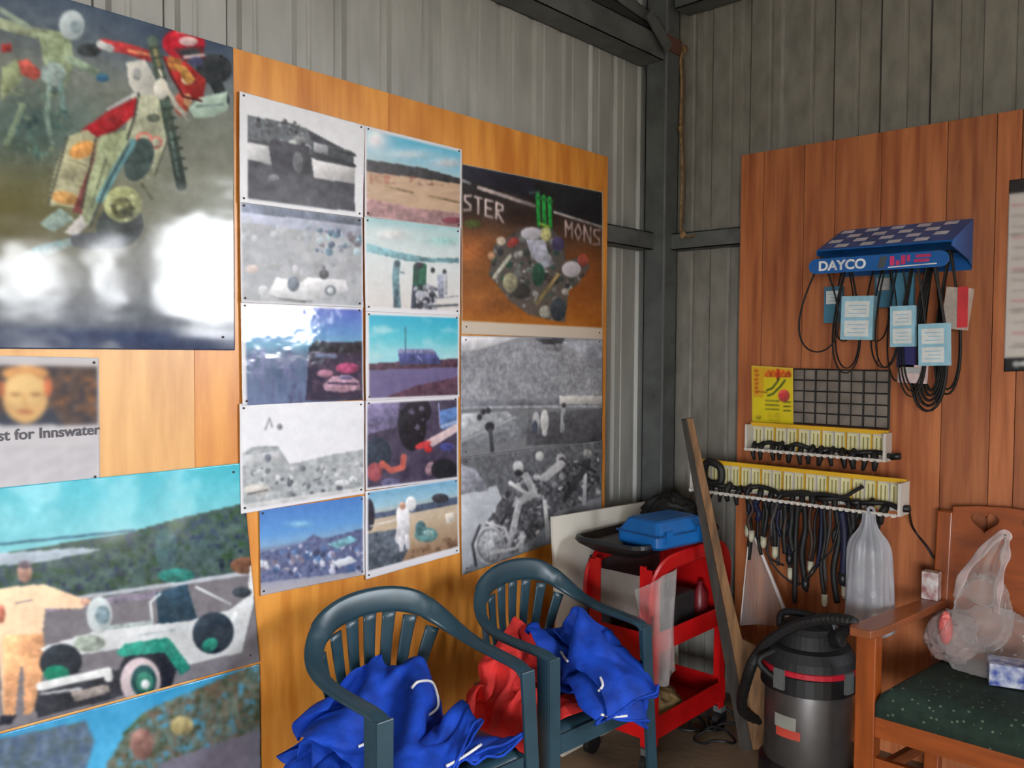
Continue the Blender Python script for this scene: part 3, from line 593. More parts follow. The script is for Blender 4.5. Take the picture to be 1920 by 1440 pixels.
def d5(p):
    p.grad([(0, (92, 108, 196)), (0.25, (104, 150, 210)), (0.42, (124, 176, 206)), (0.52, (96, 112, 140)), (1, (110, 124, 160))]); p.noise(10, 20); m = p.mpoly([(575, 655), (600, 640), (677, 645), (677, 750), (570, 752)]); p.put(m, (62, 58, 78)); p.noise(0.6, 12, m, (110, 90, 110)); p.poly([(575, 652), (590, 638), (604, 648), (640, 642), (677, 640), (677, 662), (575, 660)], (54, 58, 66)); p.line([(590, 666), (625, 668)], 8, (112, 122, 150)); p.ell(648, 690, 22, 10, (176, 84, 122)); p.ell(606, 700, 16, 7, (180, 130, 154)); p.poly([(602, 722), (620, 706), (650, 702), (670, 714), (674, 730), (640, 736), (606, 732)], (186, 150, 168)); p.line([(612, 718), (668, 720)], 4, (70, 60, 84)); p.ell(646, 708, 14, 4, (116, 110, 150))
    m2 = p.mpoly([(455, 650), (575, 650), (572, 755), (452, 758)]); p.noise(0.7, 10, m2, (120, 120, 160), sy=2.0); p.noise(14, 9, m2, off=4, sy=2.5)
def d6(p):
    p.grad([(0, (36, 168, 204)), (0.3, (90, 196, 214)), (0.5, (170, 216, 222)), (0.62, (160, 206, 216)), (1, (120, 116, 160))]); p.noise(1.0, 40, None, (150, 212, 224), sy=0.5)
    p.poly([(683, 684), (745, 682), (858, 674), (858, 745), (683, 752)], (108, 98, 140)); p.poly([(683, 682), (858, 672), (858, 688), (683, 694)], (84, 56, 72)); p.poly([(700, 752), (780, 722), (858, 706), (858, 745)], (92, 62, 80)); p.poly([(743, 658), (752, 655), (812, 658), (826, 682), (746, 684)], (76, 82, 138)); p.poly([(743, 654), (808, 654), (814, 664), (744, 662)], (128, 130, 170)); p.line([(780, 668), (788, 676)], 2, (150, 160, 200)); p.line([(757, 612), (757, 662)], 2, (60, 96, 120)); p.noise(8, 12, (p.v > 0.62)*1.0)
def d7(p):
    p.fill((230, 230, 236)); p.noise(3, 30); m = p.mpoly([(450, 852), (470, 838), (520, 838), (540, 870), (560, 866), (620, 852), (680, 842), (680, 930), (450, 965)]); p.put(m, (170, 174, 178)); p.noise(34, 7, m); p.specks((455, 868, 678, 930), 90, 2, 6, [(100, 106, 112), (210, 212, 216), (130, 136, 142), (70, 76, 84), (196, 200, 206)], 21, 0.85, m)
    p.line([(460, 850), (480, 838), (518, 838)], 3, (130, 136, 142)); p.poly([(450, 855), (520, 845), (524, 862), (450, 875)], (190, 192, 196)); p.line([(495, 805), (503, 784), (508, 800)], 3, (150, 154, 160)); p.ell(522, 800, 5, 6, (120, 124, 130)); p.ell(500, 858, 6, 8, (120, 124, 140)); p.ell(480, 918, 26, 10, (206, 202, 196)); p.line([(462, 926), (500, 918)], 3, (90, 92, 96)); p.poly([(452, 945), (680, 912), (680, 928), (452, 962)], (206, 206, 208)); p.ell(640, 905, 14, 6, (214, 216, 220))
def d8(p):
    p.fill((70, 62, 84)); p.noise(22, 20); p.poly([(683, 755), (748, 752), (740, 800), (683, 815)], (120, 112, 148)); p.noise(12, 8); p.ell(770, 800, 26, 45, (28, 24, 34)); p.ell(786, 770, 20, 24, (36, 30, 42)); p.specks((745, 760, 800, 815), 14, 2, 6, [(100, 92, 116), (20, 18, 26)], 5); p.poly([(820, 770), (857, 762), (857, 800), (825, 806)], (96, 130, 190)); p.line([(826, 800), (857, 790)], 7, (160, 180, 220)); p.poly([(795, 826), (857, 792), (857, 808), (808, 838)], (220, 196, 200)); p.ell(790, 834, 16, 6, (200, 60, 64), -20); p.ell(800, 842, 8, 6, (180, 40, 46)); p.ell(835, 838, 14, 8, (70, 74, 140)); p.ell(705, 850, 26, 30, (44, 52, 66)); p.line([(708, 878), (714, 868), (730, 882), (752, 876), (754, 856)], 11, (200, 102, 92)); p.ell(700, 885, 14, 18, (150, 76, 84)); p.ell(730, 905, 18, 9, (104, 100, 136)); p.ell(804, 878, 9, 13, (150, 120, 132), 20); p.ell(830, 880, 24, 20, (30, 32, 40)); p.line([(820, 756), (822, 800)], 2, (150, 150, 190)); p.noise(8, 6)
def d9(p):
    p.grad([(0, (74, 124, 196)), (0.3, (96, 152, 212)), (0.42, (126, 166, 206)), (0.5, (120, 124, 150)), (0.8, (140, 146, 170)), (1, (176, 170, 176))]); p.glow(560, 982, 20, 5, (140, 190, 220)); m = p.mpoly([(485, 1036), (560, 1020), (585, 1002), (605, 1010), (680, 990), (680, 1070), (485, 1092)]); p.put(m, (96, 104, 140)); p.noise(30, 6, m); p.specks((487, 1020, 680, 1080), 110, 2, 7, [(60, 64, 92), (190, 190, 214), (96, 130, 180), (130, 120, 136), (214, 216, 226), (70, 96, 140)], 31, 0.85, m); p.poly([(610, 1020), (655, 1004), (670, 1012), (630, 1028)], (126, 180, 196)); p.poly([(620, 1052), (655, 1042), (668, 1052), (632, 1064)], (206, 210, 220))
def d10(p):
    p.grad([(0, (112, 168, 206)), (0.2, (158, 196, 214)), (0.3, (196, 182, 164)), (0.45, (200, 180, 156)), (1, (140, 108, 84))]); p.noise(12, 14); p.poly([(683, 965), (760, 950), (858, 930), (858, 944), (760, 962), (683, 976)], (84, 96, 120)); p.ell(823, 934, 16, 9, (62, 62, 70)); p.ell(690, 965, 10, 30, (50, 48, 60)); m = p.mpoly([(683, 1000), (750, 990), (762, 1030), (750, 1056), (683, 1074)]); p.put(m, (86, 94, 106)); p.noise(34, 6, m)
    p.line([(752, 960), (754, 985), (750, 1010)], 24, (222, 220, 226)); p.line([(748, 1010), (750, 1030)], 8, (214, 212, 220)); p.line([(760, 1005), (762, 1026)], 8, (206, 206, 214)); p.ell(752, 948, 6, 7, (196, 150, 130)); p.ell(768, 944, 10, 14, (226, 226, 230)); p.line([(692, 986), (740, 974)], 3, (226, 220, 216)); p.ell(796, 1002, 22, 14, (100, 140, 142)); p.ell(786, 990, 10, 14, (86, 122, 128)); p.ell(800, 998, 10, 5, (150, 180, 180)); p.poly([(832, 964), (850, 960), (850, 978), (834, 982)], (214, 206, 196)); p.noise(0.8, 10, p.mpoly([(770, 1030), (858, 1000), (858, 1036), (760, 1062)]), (108, 80, 62)); p.noise(8, 4)
ph(((485, 957), (682, 929), (682, 1077), (487, 1116)), 0.0050, 'photo of rows of motorbikes under blue sky, bottom of the left column', d9, bd=(0.0, 0.0, 0.02, 0.0))
ph(((683, 921), (858, 896), (859, 1036), (683, 1086)), 0.0060, 'photo of a person in white beside a green car, bottom of the right column', d10, bd=(0.025, 0.02, 0.015, 0.09))
ph(((447, 757), (681, 751), (681, 925), (449, 963)), 0.0060, 'washed out black and white photo of a crowded car park, fourth in the left column', d7, bd=(0.02, 0.0, 0.01, 0.035))
ph(((683, 751), (857, 743), (857, 897), (683, 919)), 0.0066, 'dark photo of a mechanic beside a red and white racing car', d8, bd=(0.02, 0.035, 0.015, 0.03))
ph(((449, 567), (678, 577), (679, 749), (452, 760)), 0.0072, 'glossy photo with purple sky above a row of racing cars', d5, m=p_shiny, bd=(0.035, 0.03, 0.012, 0.0), bow=0.004)
ph(((683, 584), (859, 591), (858, 744), (683, 751)), 0.0072, 'photo of a blue grandstand beside a track under turquoise sky', d6, bd=(0.03, 0.04, 0.02, 0.03))
ph(((447, 379), (677, 409), (678, 577), (449, 567)), 0.0078, 'muted black and white photo of a racing car on a dirt track', d3, bd=(0.01, 0.0, 0.012, 0.012))
ph(((680, 406), (861, 428), (859, 592), (682, 584)), 0.0080, 'pale photo of people standing around a motorbike on a salt flat', d4, bd=(0.02, 0.0, 0.02, 0.05))
ph(((446, 172), (681, 236), (677, 409), (446, 380)), 0.0086, 'black and white photo with a wide white margin, top of the left column', d1, bd=None)
ph(((681, 236), (863, 281), (861, 429), (680, 407)), 0.0090, 'photo of a tan dirt field under blue sky, top of the right column', d2, bd=(0.02, 0.035, 0.015, 0.01))

# racing poster with green claw marks
p = Print(((864, 307), (1129, 360), (1129, 636), (864, 626)), PL, 0.0038)
p.grad([(0, (30, 34, 38)), (0.25, (50, 38, 34)), (0.42, (92, 62, 40)), (0.6, (122, 78, 40)), (0.8, (156, 92, 36)), (0.95, (170, 100, 30)), (1, (176, 110, 40))]); p.noise(16, 40, sy=0.4)
p.put(np.exp(-((p.X-880)/50)**2-((p.Y-470)/40)**2), (160, 92, 44), 0.8); p.put(np.exp(-((p.X-1100)/40)**2-((p.Y-520)/60)**2), (142, 76, 34), 0.7); p.put(np.exp(-((p.X-930)/60)**2-((p.Y-570)/20)**2), (138, 84, 44), 0.8)
p.poly([(1040, 342), (1128, 362), (1128, 424), (1040, 400)], (28, 32, 36)); p.poly([(864, 308), (940, 322), (1000, 340), (1000, 372), (864, 335)], (36, 36, 48)); p.ell(885, 420, 16, 8, (74, 84, 40))
p.line([(896, 352), (1000, 386)], 7, (176, 162, 160)); p.line([(864, 338), (880, 344)], 5, (140, 140, 144)); p.line([(1038, 398), (1128, 426)], 4, (176, 170, 166))
def strokes(p, glyphs, x, y, dx, w, h, sk, wd, col):
    S = {'S': [[(1, 0), (0.1, 0.1), (0.1, 0.4), (0.9, 0.6), (0.9, 0.9), (0, 1)]], 'T': [[(0, 0), (1, 0)], [(0.5, 0), (0.5, 1)]], 'E': [[(1, 0), (0, 0), (0, 1), (1, 1)], [(0, 0.5), (0.8, 0.5)]], 'R': [[(0, 1), (0, 0), (0.9, 0.1), (0.9, 0.4), (0, 0.5), (1, 1.15)]],
         'M': [[(0, 1), (0, 0), (0.5, 0.5), (1, 0), (1, 1)]], 'O': [[(0.5, 0), (0, 0.5), (0.5, 1), (1, 0.5), (0.5, 0)]], 'N': [[(0, 1), (0, 0), (1, 1), (1, 0)]]}
    for k, g in enumerate(glyphs):
        for st in S[g]: p.line([(x+k*dx+a*w, y+k*dx*sk+(a*w)*sk+b*h) for a, b in st], wd, col)
strokes(p, 'STER', 869, 364, 20, 13, 30, 0.26, 4.2, (196, 180, 178)); strokes(p, 'MONS', 1059, 414, 17.5, 12, 30, 0.27, 3.4, (160, 142, 140))
for k, xx in enumerate((1008, 1019, 1030)):
    p.line([(xx-1, 366+k*3), (xx, 395+k*3), (xx+1, 422+k*4)], 7.5, (34, 150, 64)); p.line([(xx-4, 370+k*3), (xx+3, 372+k*3)], 6, (40, 120, 60))
p.line([(992, 362), (1010, 360)], 4, (70, 96, 90)); p.line([(1012, 420), (1030, 426)], 4, (150, 180, 60))
cl = p.mpoly([(915, 515), (925, 460), (960, 440), (985, 425), (1035, 430), (1055, 455), (1060, 490), (1095, 478), (1105, 500), (1085, 530), (1065, 545), (1058, 605), (1030, 600), (990, 590), (955, 565)]); p.put(cl, (84, 84, 86), 0.85)
p.specks((915, 430, 1105, 605), 200, 2, 8, [(40, 44, 48), (150, 150, 150), (110, 112, 112), (60, 70, 66), (176, 172, 168), (70, 60, 56), (44, 80, 66)], 41, 0.9, cl)
p.ell(995, 438, 20, 12, (186, 184, 194)); p.ell(1022, 440, 10, 14, (190, 186, 130)); p.poly([(985, 450), (1020, 450), (1028, 480), (1040, 495), (1018, 505), (995, 480)], (174, 174, 190)); p.ell(1045, 458, 12, 14, (70, 64, 96)); p.ell(1070, 505, 18, 15, (190, 184, 192)); p.ell(1092, 488, 10, 12, (150, 72, 60)); p.ell(960, 455, 12, 8, (150, 60, 56), -30); p.ell(938, 452, 9, 8, (196, 178, 160)); p.ell(920, 480, 7, 8, (170, 130, 100)); p.line([(925, 520), (955, 480)], 7, (176, 174, 160)); p.line([(1005, 570), (1045, 515)], 6, (150, 130, 84)); p.ell(1008, 515, 12, 22, (44, 78, 62)); p.ell(975, 545, 18, 16, (58, 58, 56)); p.ell(1020, 585, 10, 12, (150, 148, 140)); p.ell(1045, 580, 14, 22, (54, 62, 70)); p.ell(955, 530, 14, 18, (150, 146, 120))
p.noise(9, 5)
p.border(0.004, 0.004, 0.008, 0.075, (206, 192, 176))
p.build('poster', p_semi, 'orange and black racing poster with green claw marks and white lettering', 'poster', 0.004)

# black and white prints below it
p = Print(((863, 629), (1129, 634), (1128, 826), (863, 858)), PL, 0.0038)
p.fill((150, 152, 160)); p.noise(20, 24); m = p.mpoly([(860, 660), (920, 650), (1000, 640), (1130, 650), (1130, 760), (860, 760)]); p.noise(46, 3.2, m); p.noise(18, 7, m); p.poly([(863, 630), (975, 632), (900, 655), (863, 658)], (206, 206, 212)); p.poly([(1000, 634), (1057, 634), (1056, 644), (1020, 646)], (70, 72, 78)); p.ell(1038, 652, 16, 6, (120, 120, 126)); p.poly([(1050, 640), (1128, 640), (1128, 690)], (160, 164, 176)); p.poly([(863, 752), (1129, 742), (1129, 764), (863, 768)], (120, 122, 132)); p.line([(863, 765), (960, 763), (1128, 762)], 4, (176, 178, 186)); p.poly([(1048, 742), (1129, 742), (1129, 758), (1048, 758)], (206, 204, 202))
p.poly([(863, 768), (1129, 764), (1129, 828), (863, 858)], (124, 126, 132)); p.poly([(863, 828), (962, 780), (1005, 790), (980, 820), (863, 848)], (132, 136, 144)); p.poly([(990, 775), (1129, 766), (1129, 830), (985, 835)], (88, 88, 94)); p.line([(863, 828), (965, 782)], 3, (186, 188, 194)); p.poly([(863, 775), (950, 772), (960, 780), (863, 824)], (160, 164, 170)); p.noise(10, 8, (p.v > 0.6)*1.0)
for xx, yy in ((905, 772), (898, 782), (914, 770)): p.ell(xx, yy, 5, 6, (52, 52, 58))
p.ell(917, 800, 9, 9, (52, 54, 58)); p.line([(918, 805), (922, 845)], 7, (70, 72, 78)); p.ell(1004, 790, 7, 18, (190, 190, 196)); p.ell(1020, 790, 8, 22, (206, 206, 208)); p.ell(1020, 812, 5, 6, (196, 196, 200)); p.ell(1002, 800, 5, 12, (70, 74, 90)); p.line([(1055, 765), (1053, 808)], 8, (166, 168, 172)); p.ell(1056, 760, 4, 5, (70, 70, 74)); p.ell(1060, 785, 5, 9, (80, 82, 88)); p.noise(10, 4)
p.build('photo_poster', p_semi, 'black and white print of a packed grandstand above a race track', 'poster', 0.003)
p = Print(((863, 858), (1128, 826), (1126, 985), (864, 1078)), PL, 0.0038)
p.fill((128, 130, 136)); p.noise(24, 14); m = p.mpoly([(863, 858), (1128, 826), (1128, 920), (1000, 930), (863, 930)]); p.put(m, (104, 106, 112)); p.noise(40, 5, m); p.poly([(863, 928), (930, 910), (945, 950), (905, 1000), (885, 1078), (863, 1078)], (176, 180, 188)); p.poly([(863, 870), (890, 880), (915, 920), (863, 925)], (150, 152, 164)); p.poly([(940, 1010), (1130, 960), (1130, 1000), (864, 1078), (880, 1060)], (124, 130, 138))
ri = p.mpoly([(905, 990), (960, 900), (985, 880), (1010, 885), (1060, 870), (1120, 850), (1126, 930), (1040, 960), (1010, 1000), (960, 1040), (930, 1020)]); p.put(ri, (88, 88, 94)); p.noise(60, 6, ri); p.specks((920, 860, 1125, 1030), 150, 2, 6, [(196, 196, 200), (44, 44, 50), (70, 72, 76), (150, 150, 156), (214, 214, 216)], 51, 0.85, ri)
p.ell(970, 875, 10, 11, (210, 210, 212)); p.ell(970, 886, 7, 6, (48, 48, 54)); p.ell(1010, 855, 8, 9, (206, 206, 208)); p.ell(1050, 860, 9, 10, (176, 176, 182)); p.ell(1052, 864, 6, 6, (48, 48, 54)); p.line([(985, 892), (1000, 925), (965, 945)], 14, (176, 176, 180)); p.line([(955, 905), (985, 925), (1010, 930)], 8, (196, 196, 198)); p.line([(1020, 895), (1050, 870)], 16, (182, 182, 186)); p.line([(972, 940), (962, 985), (955, 1010)], 12, (170, 172, 176)); p.line([(930, 1000), (960, 940)], 4, (60, 60, 64)); p.line([(1020, 940), (1026, 1010)], 8, (190, 190, 192)); p.line([(1096, 890), (1094, 945)], 7, (186, 186, 190)); p.line([(1060, 930), (1100, 870)], 12, (58, 58, 62)); p.ell(1100, 850, 8, 8, (150, 150, 150)); p.line([(1085, 870), (1115, 885)], 5, (50, 50, 54))
p.ell(916, 1022, 29, 36, (176, 178, 184)); p.ell(917, 1022, 25, 32, (112, 114, 120)); p.ell(918, 1022, 22, 28, (150, 152, 158)); p.noise(40, 4, p.mell(918, 1022, 22, 28)); p.ell(919, 1020, 6, 8, (206, 206, 210))
for a_ in range(0, 180, 30): p.line([(918-22*math.cos(math.radians(a_)), 1022-28*math.sin(math.radians(a_))), (918+22*math.cos(math.radians(a_)), 1022+28*math.sin(math.radians(a_)))], 1.6, (196, 198, 202), 0.7)
p.line([(890, 1060), (884, 1020), (898, 985)], 5, (64, 66, 72)); p.line([(912, 980), (945, 990), (955, 1020)], 5, (200, 200, 204)); p.line([(918, 1036), (965, 1028), (978, 1012)], 6, (196, 196, 198)); p.line([(978, 1000), (975, 1030)], 10, (170, 170, 174)); p.noise(10, 4)
p.build('photo_poster', p_semi, 'black and white print of three speedway riders lined up at the start', 'poster', 0.0045, curl=0.004)

# ---------------------------------------------------------------- things against the right wall
def path_on(plane, pts, d): return [plane(x, y, d) for x, y in pts]
# belt display: sloping printed top, side bracket, front bar with lettering, wire hooks
dy0, dy1 = -0.85, -1.32
t = thing('belt_display', (0, (dy0+dy1)/2, 1.85), 'blue wall display with checked top and white lettering, full of drive belts', 'display rack')
p = Print(((1580, 432), (1828, 412), (1770, 470), (1552, 476)), lambda a, b: onR(a, b), 0.004)
c = [Vector((-0.002, dy0, 2.045)), Vector((-0.002, dy1, 2.045)), Vector((-0.245, dy1, 1.945)), Vector((-0.245, dy0, 1.945))]
bm = B(); nrm = Vector((-0.1, 0, 0.243)).normalized()
v8 = [bm.verts.new(q) for q in c]+[bm.verts.new(q-nrm*0.006) for q in c]
for f in ((0,1,2,3),(7,6,5,4),(0,4,5,1),(1,5,6,2),(2,6,7,3),(3,7,4,0)): bm.faces.new([v8[i] for i in f])
top = obj('sloping_top', bm, m_dayco, t)
m_lbl = mat('pale_print', (226, 230, 240), 0.5, 0, 0.08, 40)
for r in range(4):
    for k in range(5):
        u0 = 0.02+k*0.20+(0.10 if r % 2 else 0); u1 = u0+0.098; v0 = 0.05+r*0.245; v1 = v0+0.15
        if u1 > 1: continue
        P4 = [c[0]+(c[1]-c[0])*a+(c[3]-c[0])*b+nrm*0.0008 for a, b in ((u0, v0), (u1, v0), (u1, v1), (u0, v1))]
        bm = B(); bm.faces.new([bm.verts.new(q) for q in P4]); vs = list(bm.verts)
        ex = bmesh.ops.extrude_face_region(bm, geom=list(bm.faces)); bmesh.ops.translate(bm, verts=[e for e in ex['geom'] if isinstance(e, bmesh.types.BMVert)], vec=nrm*0.0005)
        obj('printed_mark', bm, m_lbl, top)
for yy in (dy0, dy1):
    bm = B(); pr = [(-0.002, 2.045), (-0.245, 1.945), (-0.25, 1.925), (-0.05, 1.895), (-0.002, 1.87)]
    A = [bm.verts.new((x, yy-0.002, z)) for x, z in pr]; C = [bm.verts.new((x, yy+0.002, z)) for x, z in pr]
    bm.faces.new(A); bm.faces.new(C[::-1])
    for i in range(len(pr)): bm.faces.new((A[i], A[(i+1) % len(pr)], C[(i+1) % len(pr)], C[i]))
    obj('side_bracket', bm, m_dayco, t)
obj('back_plate', box(B(), -0.004, -0.0005, dy1, dy0, 1.86, 2.045), m_dayco, t)
bz0, bz1, bx = 1.85, 1.905, -0.30
bm = B(); N = 8; prof = []
for s_, yc in ((1, dy0-0.02), (-1, dy1+0.02)):
    for j in range(N+1):
        a = math.pi/2*s_*(1-2*j/N); prof.append((yc+0.0275*math.cos(a) if s_ == 1 else yc-0.0275*math.cos(a), (bz0+bz1)/2+0.0275*math.sin(a)))
A = [bm.verts.new((bx-0.004, y, z)) for y, z in prof]; C = [bm.verts.new((bx+0.004, y, z)) for y, z in prof]
bm.faces.new(A); bm.faces.new(C[::-1])
for i in range(len(prof)): bm.faces.new((A[i], A[(i+1) % len(prof)], C[(i+1) % len(prof)], C[i]))
bar = obj('front_bar', bm, m_dayco, t)
text_mesh('lettering', 'DAYCO', 0.048, mat('white_print', (232, 236, 240), 0.5), (bx-0.0052, dy0-0.03, 1.861), (0, -1, 0), (0, 0, 1), bar, 0.0005, 1.02, 0.0016)
for k, (o0, o1, z0_, z1_) in enumerate(((0.27, 0.285, 1.864, 1.896), (0.29, 0.303, 1.864, 1.88), (0.308, 0.322, 1.866, 1.897), (0.327, 0.338, 1.875, 1.897), (0.35, 0.40, 1.870, 1.880), (0.355, 0.405, 1.886, 1.896))):
    bm = B(); box(bm, bx-0.0052, bx-0.0042, dy0-o1-0.016, dy0-o0-0.016, z0_, z1_); obj('worn_print', bm, mat('magenta_print', (206, 50, 104), 0.5), bar)
bm = B(); hexa(bm, (bx-0.0046, dy0-0.255, 1.857), (bx-0.0046, dy0-0.265, 1.897), (0, 0.012, 0), (0, 0.012, 0), (0.0005, 0, 0)); obj('print_flash', bm, mat('grey_print', (70, 78, 84), 0.5), bar)
bm = B(); hexa(bm, (bx-0.0046, dy0-0.28, 1.858), (bx-0.0046, dy1+0.03, 1.862), (0, 0, 0.002), (0, 0, 0.002), (0.0005, 0, 0)); obj('print_line', bm, mat('white_print', (232, 236, 240)), bar)
for k in range(6):
    y = dy0-0.05-k*0.075
    obj('hook', tube(B(), [(-0.002, y, 1.93), (-0.15, y, 1.918), (-0.26, y, 1.91), (bx+0.004, y, 1.905)], 0.003, 6, 3), m_wire, t)

m_cblue = mat('pale_blue_card', (150, 198, 218), 0.5, 0, 0.06, 30); m_cwht = mat('white_card', (222, 226, 226), 0.5, 0, 0.05, 30)
m_cred = mat('red_card', (214, 52, 60), 0.5); m_cgrey = mat('grey_card', (190, 176, 166), 0.5, 0, 0.08, 40); m_cpur = mat('deep_purple_card', (44, 40, 110), 0.5); m_cteal = mat('teal_card', (70, 130, 158), 0.5)
def belt(x, ytop, ztop, zbot, half, label, wid=0.010, skew=0.0, thick=0.0035, cards=(), n=1, group='drive belts on the blue display'):
    """a closed belt loop hung over a hook, with its cardboard sleeve"""
    tt = thing('drive_belt', (x, ytop+skew, zbot), label, 'drive belt', group)
    for q in range(n):
        h = half*(1-0.14*q); zb = zbot+0.018*q; H = ztop-zb; xx = x+0.009*q
        pts = []
        for s_ in range(36):
            a = 2*math.pi*s_/36; f = (1-math.cos(a))/2          # 0 top, 1 bottom
            pts.append(Vector((xx, ytop+skew*f+math.sin(a)*h*(f**0.75)*1.18+math.sin(a)*0.006, ztop-H*f)))
        W = [Vector((wid/2, 0, 0))]*36; T = []
        for i in range(36):
            d = (pts[(i+1) % 36]-pts[i-1]).normalized(); T.append(Vector((1, 0, 0)).cross(d)*thick/2)
        obj('belt_loop', band(B(), pts, W, T, True), m_rubber, tt, smooth=True)
    for (a, b, c_, d, ms, tilt) in cards:
        ya, za = onR(a, b, x-wid/2-0.006)[1:]; yb, zb = onR(c_, d, x-wid/2-0.006)[1:]
        cy, cz = (ya+yb)/2, (za+zb)/2; M_ = Matrix.Translation((0, cy, cz)) @ Matrix.Rotation(tilt, 4, 'X') @ Matrix.Translation((0, -cy, -cz))
        xf = x-wid/2-0.004; hh = za-zb; k = len(ms)
        sl = obj('card_sleeve', box(B(), xf-0.004, x+wid/2+0.004+0.009*(n-1), yb, ya, zb, za, M_), ms[0], tt)
        for j, m_ in enumerate(ms[1:]):
            z1_ = za-hh*(0.12+0.44*j); z0_ = z1_-hh*0.36
            obj('printed_panel', box(B(), xf-0.0048, xf-0.004, yb+(ya-yb)*0.12, ya-(ya-yb)*0.12, z0_, z1_, M_), m_, sl)
            for q in range(3): obj('print_line', box(B(), xf-0.0052, xf-0.0047, yb+(ya-yb)*0.22, ya-(ya-yb)*(0.22+0.12*(q % 2)), z0_+(z1_-z0_)*(0.2+0.25*q), z0_+(z1_-z0_)*(0.26+0.25*q), M_), m_cblue, sl)
    return tt
def bz(px, py, x): return onR(px, py, x).z
def by(px, py, x): return onR(px, py, x).y
belt(-0.285, -0.885, 1.918, bz(1515, 660, -0.285), 0.085, 'thin black belt hanging as a wide bare loop at the left end of the display', 0.008, thick=0.005, skew=0.012)
belt(-0.10, -0.90, 1.93, bz(1560, 640, -0.10), 0.04, 'belt in a small pale sleeve at the left, behind the bare loop', 0.01, cards=((1546, 538, 1578, 605, (m_cteal, m_cwht), 0),))
belt(-0.27, -0.975, 1.91, bz(1604, 700, -0.27), 0.055, 'long belt in the leftmost big white and blue sleeve', 0.012, cards=((1578, 556, 1636, 637, (m_cblue, m_cwht, m_cwht), 0.02),), n=2)
belt(-0.12, -1.03, 1.93, bz(1655, 640, -0.12), 0.045, 'belt in a dim blue sleeve, close below the front bar', 0.01, cards=((1641, 515, 1671, 576, (m_cteal, m_cgrey), 0),))
belt(-0.20, -1.085, 1.915, bz(1690, 690, -0.20), 0.05, 'belt in a narrow teal plastic sleeve behind the middle white sleeve', 0.01, cards=((1674, 512, 1712, 575, (m_cteal,), 0),))
belt(-0.275, -1.12, 1.91, bz(1692, 690, -0.275), 0.04, 'belt in the middle white and blue sleeve, narrower than its neighbours', 0.012, cards=((1670, 574, 1714, 650, (m_cblue, m_cwht, m_cwht), -0.02),))
belt(-0.225, -1.145, 1.915, bz(1700, 716, -0.225), 0.04, 'belt with a purple sleeve and a pinkish tag hanging lowest in the middle', 0.01, cards=((1682, 648, 1714, 690, (m_cpur,), 0), (1684, 684, 1736, 719, (mat('pinkish_card', (222, 196, 196), 0.5, 0, 0.1, 60), m_cgrey), 0.03)))
belt(-0.265, -1.205, 1.91, bz(1745, 745, -0.265), 0.05, 'belts in the rightmost big white and blue sleeve', 0.012, cards=((1723, 607, 1776, 686, (m_cblue, m_cwht, m_cwht), -0.03),), n=3)
belt(-0.20, -1.24, 1.915, bz(1765, 772, -0.20), 0.066, 'thick bunch of black belts hanging lowest at the right', 0.020, skew=0.0, n=5, thick=0.008)
belt(-0.14, -1.285, 1.92, bz(1790, 740, -0.14), 0.045, 'belts in a tilted grey sleeve with a red stripe', 0.016, thick=0.006, cards=((1770, 540, 1815, 617, (m_cgrey,), 0.12),), n=2)
ya = by(1797, 540, -0.155); bm = B(); box(bm, -0.162, -0.153, by(1815, 580, -0.155), ya, bz(1815, 614, -0.155), bz(1800, 538, -0.155))
o = [q for q in bpy.data.objects if q.get('label', '').startswith('belts in a tilted grey')][0]
obj('red_stripe', bm, m_cred, o)

# white wall chart at the right edge
p = Print(((1893, 338), (2080, 316), (2080, 690), (1882, 697)), lambda a, b: onR(a, b, -0.001), 0.005)
p.fill((214, 206, 200)); p.noise(6, 12); p.put((p.v < 0.07)*1.0, (44, 40, 42)); p.put((p.v > 0.93)*1.0, (28, 28, 30)); p.specks((1900, 345, 2060, 362), 12, 5, 9, [(206, 70, 84), (214, 206, 206)], 2)
for r in range(14): p.line([(1898, 385+r*20), (2070, 380+r*20)], 3, (166, 150, 150) if r % 3 else (196, 110, 120), 0.7)
for r in range(4): p.line([(1892, 440+r*70), (2075, 436+r*70)], 2, (130, 126, 124))
p.ell(1906, 683, 8, 6, (190, 190, 192)); p.ell(1930, 682, 20, 6, (200, 200, 200))
p.build('wall_chart', p_flat, 'tall white wall chart with black bands at top and bottom, on the cedar boards', 'chart', 0.002, pins=False)

# yellow card and wire mesh above the rack
p = Print(((1409, 685), (1487, 690), (1488, 799), (1410, 797)), lambda a, b: onR(a, b, -0.03), 0.0022)
p.fill((228, 208, 26)); p.noise(6, 14); p.poly([(1410, 686), (1486, 690), (1486, 706), (1432, 702), (1432, 745), (1410, 745)], (224, 172, 30))
p.line([(1436, 703), (1442, 696), (1446, 703), (1450, 696), (1455, 703)], 5, (206, 92, 24)); p.line([(1459, 692), (1459, 710)], 6, (190, 50, 20)); p.line([(1463, 703), (1468, 696), (1473, 703), (1479, 697), (1481, 703)], 5, (204, 84, 24)); p.line([(1434, 705), (1482, 706)], 3, (200, 80, 24))
for q in range(6): p.ell(1418+(q % 2), 695+q*8, 4, 3, (204, 110, 30))
p.line([(1438, 732), (1448, 728), (1456, 718), (1461, 710)], 3.4, (70, 84, 30)); p.line([(1440, 742), (1450, 738), (1464, 724), (1472, 713)], 3.4, (70, 84, 30)); p.line([(1416, 733), (1438, 736)], 2, (150, 80, 24)); p.ell(1470, 742, 11, 12, (214, 84, 76)); p.ell(1469, 742, 5, 6, (198, 60, 60))
for q in range(3): p.line([(1436, 751+q*8), (1460, 752+q*8)], 2.5, (110, 104, 30)); p.line([(1470, 754+q*8), (1482, 754+q*8)], 2.5, (100, 94, 30))
